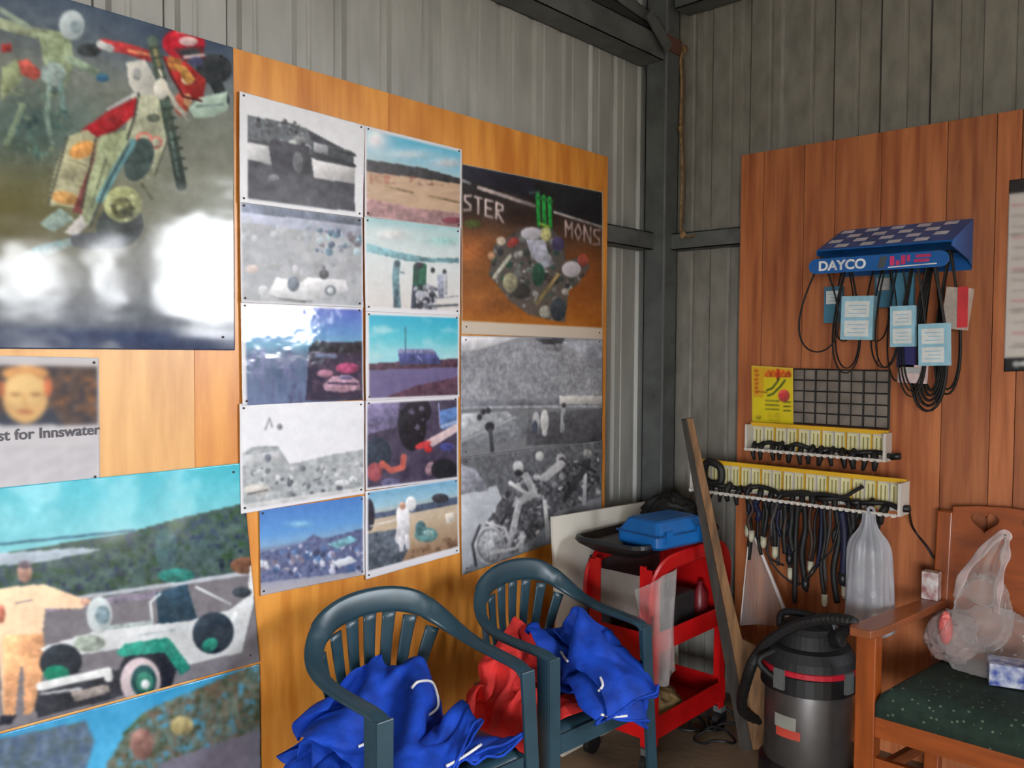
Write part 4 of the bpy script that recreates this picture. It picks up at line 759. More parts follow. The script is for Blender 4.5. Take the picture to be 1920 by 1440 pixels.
for q in range(5): p.line([(1440, 775+q*4.4), (1462, 776+q*4.4)], 1.5, (186, 160, 20))
p.ell(1422, 782, 6, 4, (190, 166, 20)); p.border(0.03, 0.03, 0.03, 0.02, (222, 190, 60))
p.build('price_card', p_flat, 'bright yellow advertising card with red heading above the lead rack', 'card', 0.001, pins=False)
wy0, wz0 = onR(1488, 692, -0.02)[1:]; wy1, wz1 = onR(1666, 804, -0.02)[1:]
t = thing('wire_mesh_panel', (-0.02, (wy0+wy1)/2, wz1), 'dark wire mesh panel on the cedar boards beside the yellow card', 'wire panel')
for k in range(6):
    z = wz1+(wz0-wz1)*k/5; obj('wire', tube(B(), [(-0.018, wy0, z), (-0.018, wy1, z)], 0.0032, 6, 1), m_wire, t)
for k in range(9):
    y = wy0+(wy1-wy0)*k/8; obj('wire', tube(B(), [(-0.023, y, wz0), (-0.023, y, wz1)], 0.0028 if k % 2 else 0.004, 6, 1), m_wire, t)
obj('mesh_backing', box(B(), -0.014, -0.004, wy1, wy0, wz1, wz0), mat('grey_green_card', (128, 118, 108), 0.6, 0, 0.12, 14), t)

# two-tier rack of ignition leads
t = thing('lead_rack', (-0.12, -0.78, 0.93), 'yellow and white two-tier wall rack filled with ignition leads', 'rack')
def tier(x, y0, y1, z0, z1, n, xr, zr):
    """y0 > y1; back plate, yellow lip, label cards, end plates, front wire rail with teeth"""
    tr = obj('tier_plate', box(B(), x, x+0.006, y1, y0, z0, z1), m_wht, t)
    obj('yellow_lip', box(B(), x-0.012, x+0.004, y1, y0, z1-0.012, z1+0.004), m_yel, tr)
    wdt = (y0-y1-0.02)/n; r = random.Random(n)
    for k in range(n):
        a = y0-0.01-k*wdt
        bm = B(); box(bm, x-0.006, x-0.003, a-wdt+0.005, a-0.003, z0+0.012, z1-0.016+r.uniform(-0.005, 0.002)); obj('label_card', bm, m_cream, tr)
        for q in range(2):
            yy = a-wdt*(0.3+0.33*q); box_ = box(B(), x-0.0066, x-0.006, yy-0.0025, yy+0.0025, z0+0.03, z1-0.026); obj('card_print', box_, mat('olive_print', (150, 140, 80), 0.6), tr)
        obj('divider', box(B(), x-0.016, x-0.003, a-wdt+0.0005, a-wdt+0.0035, z0, z1-0.012), m_yel if k % 2 else m_wht, tr)
    for k in range(0, n, 3): obj('tray_arm', box(B(), xr, x+0.004, y0-0.02-k*wdt-0.003, y0-0.02-k*wdt+0.003, z0-0.004, z0), m_wht, tr)
    for yy in (y0, y1): obj('end_plate', box(B(), xr+0.01, x+0.012, yy-0.006, yy+0.004, z0-0.004, z1-0.004), m_wht, t)
    rl = obj('front_rail', tube(B(), [(xr, y0, zr), (xr, y1, zr)], 0.0045, 6, 1), m_wht, t)
    for k in range(n*2):
        a = y0-0.012-(y0-y1-0.024)*k/(n*2-1); obj('rail_tooth', box(B(), xr-0.012, xr+0.002, a-0.006, a+0.006, zr-0.006, zr+0.006), m_wht, rl)
tier(-0.09, -0.517, -1.075, 1.155, 1.262, 11, -0.155, 1.158)
tier(-0.21, -0.345, -1.18, 0.985, 1.102, 18, -0.30, 0.985)
for yy in (-0.50, -1.06): obj('support_arm', box(B(), -0.21, 0.0, yy-0.008, yy+0.008, 1.0, 1.018), m_wht, t)
rr = random.Random(4)
# row of rubber boots hooked along each tier
for k in range(30):
    hi = k < 13; n_ = 13 if hi else 17; q = k if hi else k-13
    x = -0.118 if hi else -0.245; y = (-0.545-0.495*q/(n_-1)) if hi else (-0.42-0.70*q/(n_-1)); z = (1.176 if hi else 1.006)+rr.uniform(-0.006, 0.008)
    bm = tube(B(), [(x, y, z+0.012), (x-0.012, y+rr.uniform(-0.006, 0.006), z), (x-0.022, y+rr.uniform(-0.01, 0.01), z-0.026), (x-0.018, y+rr.uniform(-0.012, 0.012), z-0.06)], rr.uniform(0.010, 0.014), 7, 3, rs=[0.7, 1.1, 1, 0.6])
    tag(obj('lead_boot', bm, m_rubber, smooth=True), 'black rubber lead boot hooked along the %s tier of the rack' % ('upper' if hi else 'lower'), 'lead boot', 'boots on the %s tier' % ('upper' if hi else 'lower'))
# leads lying in the trays
for k in range(9):
    hi = k < 4; x = -0.125 if hi else -0.255; z = 1.172 if hi else 1.004
    a = (-0.56-0.125*k) if hi else (-0.42-0.15*(k-4)); L_ = rr.uniform(0.10, 0.16)
    pts = [(x+rr.uniform(-0.01, 0.01), a, z), (x+rr.uniform(-0.02, 0.02), a-L_*0.35, z+rr.uniform(0.006, 0.02)), (x+rr.uniform(-0.02, 0.02), a-L_*0.7, z+rr.uniform(0.0, 0.02)), (x, a-L_, z)]
    tt = thing('ignition_lead', pts[0], 'black ignition lead lying in the %s tray of the rack' % ('upper' if hi else 'lower'), 'lead', 'leads lying in the %s tray' % ('upper' if hi else 'lower'))
    obj('cable', tube(B(), pts, 0.009, 8, 5), m_rubber, tt, smooth=True)
    obj('boot', tube(B(), [pts[-1], Vector(pts[-1])+Vector((0, -0.035, 0.005))], 0.013, 8, 1), m_black, tt, smooth=True)
sl = path_on(onR, [(1470, 925), (1500, 928), (1540, 926), (1580, 932), (1600, 922), (1618, 912)], -0.262)
tag(obj('ignition_lead', tube(B(), sl, 0.007, 8, 5), m_rubber), 'black lead poking up out of the lower tray across its label cards', 'lead')
sl = path_on(onR, [(1325, 868), (1320, 890), (1330, 905), (1350, 905), (1352, 880), (1338, 868)], -0.25)
tag(obj('coil_of_lead', tube(B(), sl, 0.016, 8, 5, True), m_rubber), 'black coiled lead at the left end of the lower tray', 'lead')
# leads hanging below the lower tier
cols = [m_rubber, m_rubber, mat('brown_lead', (58, 36, 26), 0.6), mat('navy_lead', (22, 26, 60), 0.6), m_rubber, mat('grey_lead', (66, 62, 62), 0.6)]
def hang(px, py1, r, x, mm, end=None, sway=0.0, y0px=None):
    a = onR(px, 958, x); b = onR(px+sway, py1, x); top = Vector((a.x, a.y, 0.972))
    pts = [top, top.lerp(b, 0.3)+Vector((0.006, rr.uniform(-0.01, 0.01), 0)), top.lerp(b, 0.65)+Vector((-0.006, rr.uniform(-0.014, 0.014), 0)), b]
    cn = {'black_rubber': 'black', 'brown_lead': 'brown', 'navy_lead': 'navy blue', 'grey_lead': 'grey'}[mm.name]; en = '' if end is None else (' ending in a pale plug' if end.name == 'pale_plug' else ' ending in a black plug')
    ln = 'long' if py1 > 1060 else 'short'
    tt = thing('hanging_lead', b, '%s %s lead%s hanging below the rack' % (ln, cn, en), 'lead', '%s %s leads%s below the rack' % (ln, cn, en))
    obj('cable', tube(B(), pts, r, 7, 5), mm, tt, smooth=True)
    if end:
        obj('plug_end', tube(B(), [b+Vector((0, 0, 0.012)), b-Vector((0, 0, 0.02)), b-Vector((0, 0, 0.034))], max(r*1.25, 0.012), 8, 1, rs=[1, 1, 0.6]), end, tt, smooth=True)
pl = mat('pale_plug', (190, 184, 160), 0.5)
for (px, py1, r, x, ci, end, sw) in ((1405, 1000, 0.008, -0.27, 2, pl, 4), (1418, 975, 0.012, -0.28, 3, None, 2), (1432, 1010, 0.007, -0.26, 0, None, -4), (1448, 1030, 0.010, -0.28, 0, pl, 5), (1462, 1060, 0.007, -0.25, 5, None, -3), (1474, 1042, 0.011, -0.27, 3, m_black, 6), (1484, 1070, 0.007, -0.26, 0, pl, -2),
        (1496, 1130, 0.010, -0.27, 0, None, -6), (1508, 1090, 0.012, -0.25, 0, m_black, 2), (1520, 1050, 0.008, -0.28, 2, None, -3), (1534, 1058, 0.006, -0.25, 0, pl, -14), (1544, 1120, 0.008, -0.27, 0, pl, 2), (1556, 1090, 0.007, -0.25, 5, None, -8), (1568, 1130, 0.012, -0.27, 0, None, 2),
        (1578, 1080, 0.014, -0.28, 3, m_black, 2), (1588, 1105, 0.010, -0.26, 3, pl, -4), (1598, 1050, 0.013, -0.27, 0, None, 4), (1608, 1085, 0.009, -0.25, 2, pl, -4), (1616, 1030, 0.012, -0.28, 0, None, 6), (1628, 1022, 0.013, -0.26, 0, None, 2), (1640, 1005, 0.010, -0.27, 5, None, -4)):
    hang(px, py1, r, x, cols[ci], end, sw)
for q in range(26):
    left = q < 13; px = rr.uniform(1395, 1490) if left else rr.uniform(1500, 1650)
    hang(px, rr.uniform(985, 1050) if left or px > 1600 else rr.uniform(1010, 1110), rr.uniform(0.005, 0.011), rr.uniform(-0.285, -0.225), cols[q % 6], (pl if q % 7 == 3 else None), rr.uniform(-9, 9))
for k, pts in enumerate(([(1430, 1010), (1450, 1060), (1490, 1095), (1520, 1080), (1545, 1040)], [(1400, 960), (1420, 1010), (1445, 985), (1440, 1040), (1470, 1060)], [(1510, 1085), (1530, 1060), (1560, 1030), (1575, 975)])):
    tag(obj('loose_cord', tube(B(), path_on(onR, pts, -0.24-0.02*k), 0.004, 6, 6), m_rubber), ('thin black cord looping across the hanging leads towards the right', 'tangled cord at the left of the hanging leads', 'cord slanting up through the middle of the hanging leads')[k], 'cord')
cq = path_on(onR, [(1690, 962), (1712, 990), (1738, 1025), (1752, 1046), (1766, 1042)], -0.012); cq[0] = Vector((-0.20, -1.187, 0.99))
tag(obj('loose_cord', tube(B(), cq, 0.0045, 6, 6), m_rubber), 'thin black cord slanting down from the right end of the rack', 'cord')

# old rope hanging beside the column
rp_ = path_on(onR, [(1284, 92), (1276, 112), (1278, 160), (1276, 240), (1279, 330), (1276, 420), (1280, 440)], -0.02)
t = thing('rope', rp_[-1], 'old frayed rope hanging beside the corner column', 'rope')
obj('rope_strand', tube(B(), rp_, 0.0055, 7, 5), m_rope, t, smooth=True)
obj('rope_strand', tube(B(), [q+Vector((0.004, -0.014, 0)) for q in rp_[1:-1]], 0.004, 7, 5), mat('dark_rope', (96, 74, 52), 0.9), t, smooth=True)
for k in (0, 3, 6):
    bm = B(); bmesh.ops.create_icosphere(bm, subdivisions=2, radius=0.014, matrix=Matrix.Translation(rp_[k]) @ Matrix.Diagonal((1, 1, 1.4, 1))); obj('knot', bm, m_rope, t, smooth=True)
obj('loose_end', tube(B(), path_on(onR, [(1280, 440), (1292, 444), (1304, 440)], -0.02), 0.005, 6, 4), m_rope, t, smooth=True)

# ---------------------------------------------------------------- corner: white board, red trolley and what is on it
bm = B(); a, b = onL(1034, 969, -0.10), onL(1279, 928, -0.10)
hexa(bm, (a.x, -0.10, 0.45), (b.x, -0.10, 0.45), (0, 0, 0.45), (0, 0, 0.45), (0, 0.006, 0))
for v in bm.verts:
    if v.co.z > 0.5: v.co.z = a.z if v.co.x < -0.5 else b.z
    else: v.co.z = 0.0; v.co.y -= 0.06
for v in bm.verts:
    if v.co.x > -0.05: v.co.x = -0.052
tag(obj('white_board', bm, m_board), 'plain white board leaning in the corner behind the red trolley', 'board')

TX0, TX1, TY0, TY1 = -0.80, -0.26, -0.50, -0.205
t = thing('tool_trolley', ((TX0+TX1)/2, (TY0+TY1)/2, 0), 'red metal three-tier tool trolley in the corner', 'trolley')
for x in (TX0, TX1):
    for y in (TY0, TY1):
        bm = B(); sx_ = 1 if x == TX0 else -1; sy_ = 1 if y == TY0 else -1
        box(bm, min(x, x+0.045*sx_), max(x, x+0.045*sx_), min(y, y+0.004*sy_), max(y, y+0.004*sy_), 0.1, 0.76); box(bm, min(x, x+0.004*sx_), max(x, x+0.004*sx_), min(y, y+0.05*sy_), max(y, y+0.05*sy_), 0.1, 0.76)
        pst = obj('post', bm, m_cart, t)
        cb = obj('castor_bracket', box(B(), x+0.004*sx_-0.018, x+0.004*sx_+0.018, y+0.02*sy_-0.018, y+0.02*sy_+0.018, 0.075, 0.1), m_steel, t)
        bm = B(); bmesh.ops.create_cone(bm, cap_ends=True, segments=18, radius1=0.04, radius2=0.04, depth=0.025, matrix=Matrix.Translation((x+0.004*sx_, y+0.02*sy_, 0.0405)) @ Matrix.Rotation(math.pi/2, 4, 'X'))
        obj('castor_wheel', bm, m_rubber, cb, smooth=False)
for z0, z1 in ((0.13, 0.215), (0.45, 0.525)):
    bm = B(); box(bm, TX0, TX1, TY0, TY1, z0, z0+0.004); box(bm, TX0, TX1, TY0-0.003, TY0, z0, z1); box(bm, TX0, TX1, TY1, TY1+0.003, z0, z1); box(bm, TX0-0.003, TX0, TY0, TY1, z0, z1); box(bm, TX1, TX1+0.003, TY0, TY1, z0, z1)
    obj('shelf_tray', bm, m_cart, t)
# rounded red top frame: front and back hoops running into the posts
for y in (TY0, TY1):
    pts = [(TX0, y, 0.60), (TX0, y, 0.67), (TX0+0.02, y, 0.725), (TX0+0.075, y, 0.763), (TX0+0.16, y, 0.775), (TX1-0.16, y, 0.775), (TX1-0.05, y, 0.763), (TX1, y, 0.70), (TX1, y, 0.60)]
    P_ = smoothpts(pts, 5); W, T = [], []
    for i, q in enumerate(P_):
        d = (P_[min(len(P_)-1, i+1)]-P_[max(0, i-1)]).normalized(); W.append(d.cross(Vector((0, 1, 0)))*0.030); T.append(Vector((0, 0.008, 0)))
    obj('top_hoop', band(B(), P_, W, T), m_cart, t, smooth=False)
obj('side_panel', box(B(), TX0-0.004, TX0, TY0+0.05, TY1-0.05, 0.25, 0.45), m_cart, t)
obj('side_panel', box(B(), TX0+0.002, TX0+0.006, TY0+0.05, TY1-0.04, 0.56, 0.73), mat('dull_steel_panel', (120, 112, 106), 0.6), t)
for y in (TY0+0.045, TY1-0.045): obj('side_strut', box(B(), TX0-0.004, TX0+0.006, y-0.012, y+0.012, 0.45, 0.77), m_cart, t)
obj('shade_sheet', box(B(), TX0+0.004, TX1-0.004, TY1-0.003, TY1, 0.14, 0.77), mat('interior_shade', (52, 42, 42), 0.6), t)  # dark sheet put in for the shade inside the trolley
obj('side_panel', box(B(), TX1-0.003, TX1, TY0+0.05, TY1-0.004, 0.50, 0.77), m_cart, t)
# black moulded top tray
bm = B(); tz = 0.818; x0, x1, y0, y1 = TX0-0.045, TX1+0.03, TY0+0.03, TY1+0.06
def rr_(x0, x1, y0, y1, r, n=5):
    out = []
    for cx, cy, a0 in ((x1-r, y1-r, 0), (x0+r, y1-r, 90), (x0+r, y0+r, 180), (x1-r, y0+r, 270)):
        for k in range(n+1): a = math.radians(a0+90*k/n); out.append((cx+r*math.cos(a), cy+r*math.sin(a)))
    return out
prev = None; loops = []
for z, ins in ((tz-0.03, 0.07), (tz-0.028, 0.05), (tz, 0.01), (tz+0.014, 0.0), (tz+0.028, 0.004), (tz+0.028, 0.014), (tz+0.004, 0.03)):
    loops.append([bm.verts.new((x, y, z)) for x, y in rr_(x0+ins, x1-ins, y0+ins, y1-ins, 0.05)])
for A, C in zip(loops, loops[1:]):
    n = len(A)
    for j in range(n): bm.faces.new((A[j], A[(j+1) % n], C[(j+1) % n], C[j]))
bm.faces.new(loops[0][::-1]); bm.faces.new(loops[-1])
obj('top_tray', bm, m_black, t)
# blue toolbox lid
bx_ = onZ(1236, 1030, 0.86)
t = thing('blue_case', (-0.605, -0.415, 0.822), 'blue plastic case lying on the black top of the trolley', 'case')
Mx = Matrix.Translation((-0.605, -0.415, 0.823)) @ Matrix.Rotation(math.radians(-8), 4, 'Z')
bm = B(); loops = []
for z, ins, dx in ((0.0, 0.012, 0), (0.012, 0.0, 0), (0.055, 0.0, 0), (0.062, 0.006, 0), (0.098, 0.026, 0), (0.104, 0.036, 0)):
    loops.append([bm.verts.new(Mx @ Vector((x, y, z))) for x, y in rr_(-0.150+ins, 0.150-ins, -0.105+ins, 0.105-ins, 0.022, 4)])
for A, C in zip(loops, loops[1:]):
    n = len(A)
    for j in range(n): bm.faces.new((A[j], A[(j+1) % n], C[(j+1) % n], C[j]))
bm.faces.new(loops[0][::-1]); bm.faces.new(loops[-1])
obj('case_shell', bm, m_box, t)
bm = B(); box(bm, -0.151, 0.151, -0.107, 0.107, 0.050, 0.057, Mx); obj('lid_seam', bm, mat('dark_blue_plastic', (10, 70, 130), 0.4), t)
for dx in (-0.09, 0.09): obj('latch', box(B(), dx-0.018, dx+0.018, -0.110, -0.105, 0.03, 0.07, Mx), m_box, t)

def heap(bm, c, R, seed=0, amp=0.22, fr=3.0, nu=72, nv=36, zmin=None, twist=0.6, sharp=1.5):
    """a bunched-up cloth: a closed lump with ridged folds"""
    c = Vector(c); ring = []
    for j in range(1, nv):
        th = math.pi*j/nv; row = []
        for i in range(nu):
            p_ = 2*math.pi*i/nu
            X_, Y_, Z_ = math.sin(th)*math.cos(p_), math.sin(th)*math.sin(p_), math.cos(th)
            wv = fnoise(X_*1.5+seed, Y_*1.5+Z_*1.3+seed*1.3)
            n = fnoise(X_*fr+wv*2*twist+seed*3.1, Y_*fr*0.8+Z_*fr*0.6+seed*1.9+wv); rg = (1-abs(2*n-1))**sharp
            n2 = fnoise(X_*fr*2.3+seed*2.2+Z_*2, Y_*fr*2.3+Z_*fr+seed); rg2 = 1-abs(2*n2-1)
            k = 1+amp*(rg-0.55)*2+amp*0.35*(rg2-0.6)
            q = Vector((c.x+R[0]*X_*k, c.y+R[1]*Y_*k, c.z+R[2]*Z_*k))
            if zmin is not None and q.z < zmin: q.z = zmin+0.15*(zmin-q.z)*0.0
            row.append(bm.verts.new(q))
        ring.append(row)
    tp = bm.verts.new((c.x, c.y, c.z+R[2]*(1+amp*0.2))); bt = bm.verts.new((c.x, c.y, (c.z-R[2]) if zmin is None else zmin))
    for A, C in zip(ring, ring[1:]):
        for i in range(nu): bm.faces.new((A[i], A[(i+1) % nu], C[(i+1) % nu], C[i]))
    for i in range(nu):
        bm.faces.new((ring[0][(i+1) % nu], ring[0][i], tp)); bm.faces.new((ring[-1][i], ring[-1][(i+1) % nu], bt))
    return bm
# black cloth and hose on the trolley's right end
tag(obj('black_cloth', heap(B(), (-0.335, -0.275, 0.875), (0.10, 0.11, 0.085), 3, 0.2, zmin=0.823), m_rubber, smooth=True), 'crumpled black cloth on the trolley top beside the blue case', 'cloth')
# things on the shelves
t = thing('dark_case', (-0.50, -0.33, 0.455), 'dark grey tool case on the middle shelf of the trolley', 'case')
obj('case_body', box(B(), -0.62, -0.38, -0.43, -0.24, 0.455, 0.60), mat('charcoal_plastic', (52, 50, 52), 0.5), t, bevel=0.012); obj('case_handle', tube(B(), [(-0.56, -0.335, 0.60), (-0.55, -0.335, 0.635), (-0.45, -0.335, 0.635), (-0.44, -0.335, 0.60)], 0.009, 8, 4), m_black, t)
tag(obj('red_bottle', lathe(B(), [(0.028, 0.454), (0.032, 0.46), (0.032, 0.57), (0.012, 0.60), (0.012, 0.62)], -0.33, -0.42, 16), mat('dark_red_plastic', (120, 24, 34), 0.4), smooth=True), 'small dark red bottle on the middle shelf of the trolley', 'bottle')
bm = heap(B(), (-0.62, -0.36, 0.17), (0.14, 0.12, 0.085), 8, 0.14, zmin=0.136); tag(obj('khaki_rag', bm, mat('khaki_cloth', (148, 124, 84), 0.85, 0, 0.15, 12, 0.2), smooth=True), 'khaki rag bunched on the bottom shelf of the trolley', 'cloth')
# clear plastic hanging at the trolley's front corner
def clear_sheet(name, pts_top, pts_bot, amp, seed, label, wdt=12):
    A = smoothpts(pts_top, 6); C = smoothpts(pts_bot, 6); n = len(A)-1
    def fn(u, v):
        i = min(n-1, int(u*n)); f = u*n-i; a = A[i].lerp(A[i+1], f); c = C[min(len(C)-2, i)].lerp(C[min(len(C)-1, i+1)], f)
        q = a.lerp(c, v); return q+Vector((amp*math.sin(u*11+seed)*v, amp*math.cos(u*9+v*4+seed), 0))
    bm = sheet(B(), fn, 18, 14, 0.0008)
    return tag(obj(name, bm, m_clear, smooth=True), label, 'plastic sheet')
clear_sheet('plastic_sheet', [(-0.87, -0.47, 0.70), (-0.83, -0.535, 0.745), (-0.77, -0.54, 0.75), (-0.70, -0.53, 0.76)], [(-0.84, -0.49, 0.40), (-0.82, -0.54, 0.36), (-0.77, -0.55, 0.35), (-0.70, -0.54, 0.38)], 0.008, 1, 'clear plastic sheet draped over the front corner of the red trolley')
q = [onR(1412, 1003, -0.20), onR(1425, 1030, -0.19), onR(1482, 1172, -0.14)]
r_ = [onR(1404, 1010, -0.24), onR(1396, 1090, -0.25), onR(1388, 1172, -0.25)]
t = thing('plastic_folder', q[2], 'clear folded plastic sheet with pale edges, standing behind the leaning paddle', 'plastic sheet')
def fn(u, v):
    a = q[0].lerp(q[2], v); b = r_[0].lerp(r_[2], v); m_ = a.lerp(b, u); return m_+Vector((0.012*math.sin(u*7+v*3), 0, 0))
obj('clear_film', sheet(B(), fn, 10, 12, 0.0008), m_clear, t, smooth=True)
obj('pale_edge', tube(B(), [q[0], q[1], q[2]], 0.009, 6, 5, rs=[0.5, 0.8, 1]), mat('pale_plastic_edge', (214, 204, 198), 0.35), t, smooth=True)
obj('pale_edge', tube(B(), [r_[0], r_[1], r_[2]], 0.003, 6, 5), mat('pale_plastic_edge', (214, 204, 198), 0.35), t, smooth=True)

# paddle leaning against the end of the rack
a = Vector((-0.60, -0.507, 1.305)); b = Vector((-0.34, -0.668, 0.0)); d = (b-a).normalized()
e = onZ(1450, 1390, 0.0)
wv = Vector((0.55, -0.83, 0)); wv = (wv-d*wv.dot(d)).normalized(); nv_ = d.cross(wv).normalized()
t = thing('wooden_paddle', b, 'long weathered wooden paddle leaning against the red trolley', 'paddle')
def at_(f, s_, n_=0.0): return a.lerp(b, f)+wv*s_+nv_*n_
bm = B(); prof = [(0.0, 0.012), (0.2, 0.015), (0.45, 0.017), (0.66, 0.022), (0.70, 0.055), (0.78, 0.075), (0.90, 0.085), (0.96, 0.075), (1.0, 0.03)]
A = [[bm.verts.new(at_(f, s_, n_)) for f, w_ in prof for s_ in (0,)] for n_ in (-0.008, 0.008)]
Bv = [[bm.verts.new(at_(f, 2*w_, n_)) for f, w_ in prof] for n_ in (-0.008, 0.008)]
for i in range(len(prof)-1):
    bm.faces.new((A[0][i], A[0][i+1], Bv[0][i+1], Bv[0][i])); bm.faces.new((A[1][i], Bv[1][i], Bv[1][i+1], A[1][i+1]))
    bm.faces.new((A[0][i], A[1][i], A[1][i+1], A[0][i+1])); bm.faces.new((Bv[0][i], Bv[0][i+1], Bv[1][i+1], Bv[1][i]))
bm.faces.new((A[0][0], Bv[0][0], Bv[1][0], A[1][0])); bm.faces.new((A[0][-1], A[1][-1], Bv[1][-1], Bv[0][-1]))
obj('shaft_and_blade', bm, m_stick, t, bevel=0.003)
bm = B(); hexa(bm, at_(0.0, -0.010), at_(1.0, -0.024), wv*0.009, wv*0.023, nv_*0.012); obj('shaded_edge_strip', bm, m_stick_shade, t)  # dark strip stands in for the paddle's shaded side

# black cords on the floor under the trolley
for k in range(4):
    r2 = random.Random(20+k); c_ = Vector(((-0.32, -0.36), (-0.30, -0.44), (-0.40, -0.54), (-0.26, -0.50))[k]+(0.0,)); pts = []
    for s_ in range(9):
        an = s_/9*2*math.pi*1.0; rad = 0.055+0.03*r2.random(); pts.append((c_.x+rad*math.cos(an), c_.y+rad*math.sin(an), 0.009+0.018*k*(0.5+0.5*math.sin(an*2))))
    tag(obj('floor_cord', tube(B(), pts, 0.0055, 6, 5, True), m_rubber), 'black cord coiled on the floor beside the red trolley', 'cord', 'black cords coiled on the floor')

# ---------------------------------------------------------------- shop vacuum
vx, vy = -0.50, -0.955
t = thing('shop_vacuum', (vx, vy, 0), 'black and steel shop vacuum with a red band, beside the wooden armchair', 'vacuum cleaner')
obj('base', lathe(B(), [(0.155, 0.03), (0.165, 0.04), (0.165, 0.115), (0.15, 0.13)], vx, vy), m_black, t, smooth=False)
tk = obj('tank', lathe(B(), [(0.146, 0.12), (0.148, 0.13), (0.148, 0.40), (0.146, 0.41)], vx, vy, 36), m_steelb, t, smooth=True)
obj('rim', lathe(B(), [(0.15, 0.385), (0.163, 0.39), (0.163, 0.45), (0.158, 0.455)], vx, vy, 36), m_black, t, smooth=False)
obj('red_band', lathe(B(), [(0.160, 0.453), (0.1655, 0.455), (0.1655, 0.472), (0.160, 0.474)], vx, vy, 36), mat('red_band_plastic', (176, 26, 44), 0.35), t, smooth=False)
obj('motor_lid', lathe(B(), [(0.161, 0.472), (0.156, 0.50), (0.14, 0.53), (0.108, 0.535), (0.104, 0.58), (0.09, 0.60), (0.05, 0.605), (0.005, 0.606)], vx, vy, 36), mat('scuffed_black_plastic', (26, 26, 28), 0.65, 0, 0.3, 12), t, smooth=False)
obj('carry_handle', tube(B(), [(vx-0.02, vy+0.10, 0.575), (vx-0.02, vy+0.08, 0.63), (vx-0.02, vy-0.08, 0.63), (vx-0.02, vy-0.10, 0.575)], 0.013, 8, 5), m_black, t, smooth=True)
dirc = (CAM-Vector((vx, vy, 0))); dirc.z = 0; dirc.normalize(); sd = Vector((-dirc.y, dirc.x, 0))
def vp(an, r, z): c_, s_ = math.cos(an), math.sin(an); return Vector((vx, vy, z))+(dirc*c_+sd*s_)*r
def patch(an0, an1, z0, z1, r, mm, name):
    bm = sheet(B(), lambda u, v: vp(an0+(an1-an0)*u, r, z0+(z1-z0)*v), 8, 1, None); return obj(name, bm, mm, t, smooth=True)
m_vl = mat('vacuum_label_red', (196, 70, 54), 0.5); patch(-0.15, -0.75, 0.235, 0.265, 0.1495, m_vl, 'tank_label'); patch(-0.25, -0.8, 0.265, 0.31, 0.1495, mat('vacuum_label_grey', (150, 150, 140), 0.5), 'tank_label')
for an in (0.9, -0.6):
    obj('latch', box(B(), -0.012, 0.012, -0.02, 0.02, -0.035, 0.035, Matrix.Translation(vp(an, 0.160, 0.44)) @ Matrix.Rotation(math.atan2((dirc*math.cos(an)+sd*math.sin(an)).y, (dirc*math.cos(an)+sd*math.sin(an)).x), 4, 'Z')), m_steel, t)
obj('hose_port', tube(B(), [vp(0.9, 0.10, 0.57), vp(0.9, 0.13, 0.585)], 0.03, 14, 1), m_black, t)
hs = [vp(0.9, 0.12, 0.58), vp(0.8, 0.15, 0.615)]+path_on(onR, [(1600, 1168), (1555, 1160), (1500, 1170), (1455, 1193), (1424, 1222), (1404, 1262)], -0.60)+[onR(1392, 1330, -0.45), Vector((-0.30, -0.70, 0.10)), Vector((-0.24, -0.78, 0.022))]
P_ = smoothpts(hs, 12); bm = tube(B(), P_, 0.021, 10, 1, rs=[1.0, 0.88]*60)
obj('hose', bm, m_rubber, t, smooth=False)
obj('power_cord', tube(B(), [vp(-0.9, 0.13, 0.52), vp(-0.95, 0.20, 0.48)]+path_on(onR, [(1478, 1300), (1470, 1370), (1464, 1430)], -0.62)+[Vector((-0.64, -0.86, 0.012)), Vector((-0.75, -0.80, 0.009))], 0.011, 8, 6), m_rubber, t, smooth=True)
for k in range(4):
    an = math.pi/4+k*math.pi/2; bm = B(); bmesh.ops.create_cone(bm, cap_ends=True, segments=14, radius1=0.026, radius2=0.026, depth=0.02, matrix=Matrix.Translation((vx+0.135*math.cos(an), vy+0.135*math.sin(an), 0.0262)) @ Matrix.Rotation(math.pi/2, 4, 'X')); obj('castor', bm, m_rubber, t)

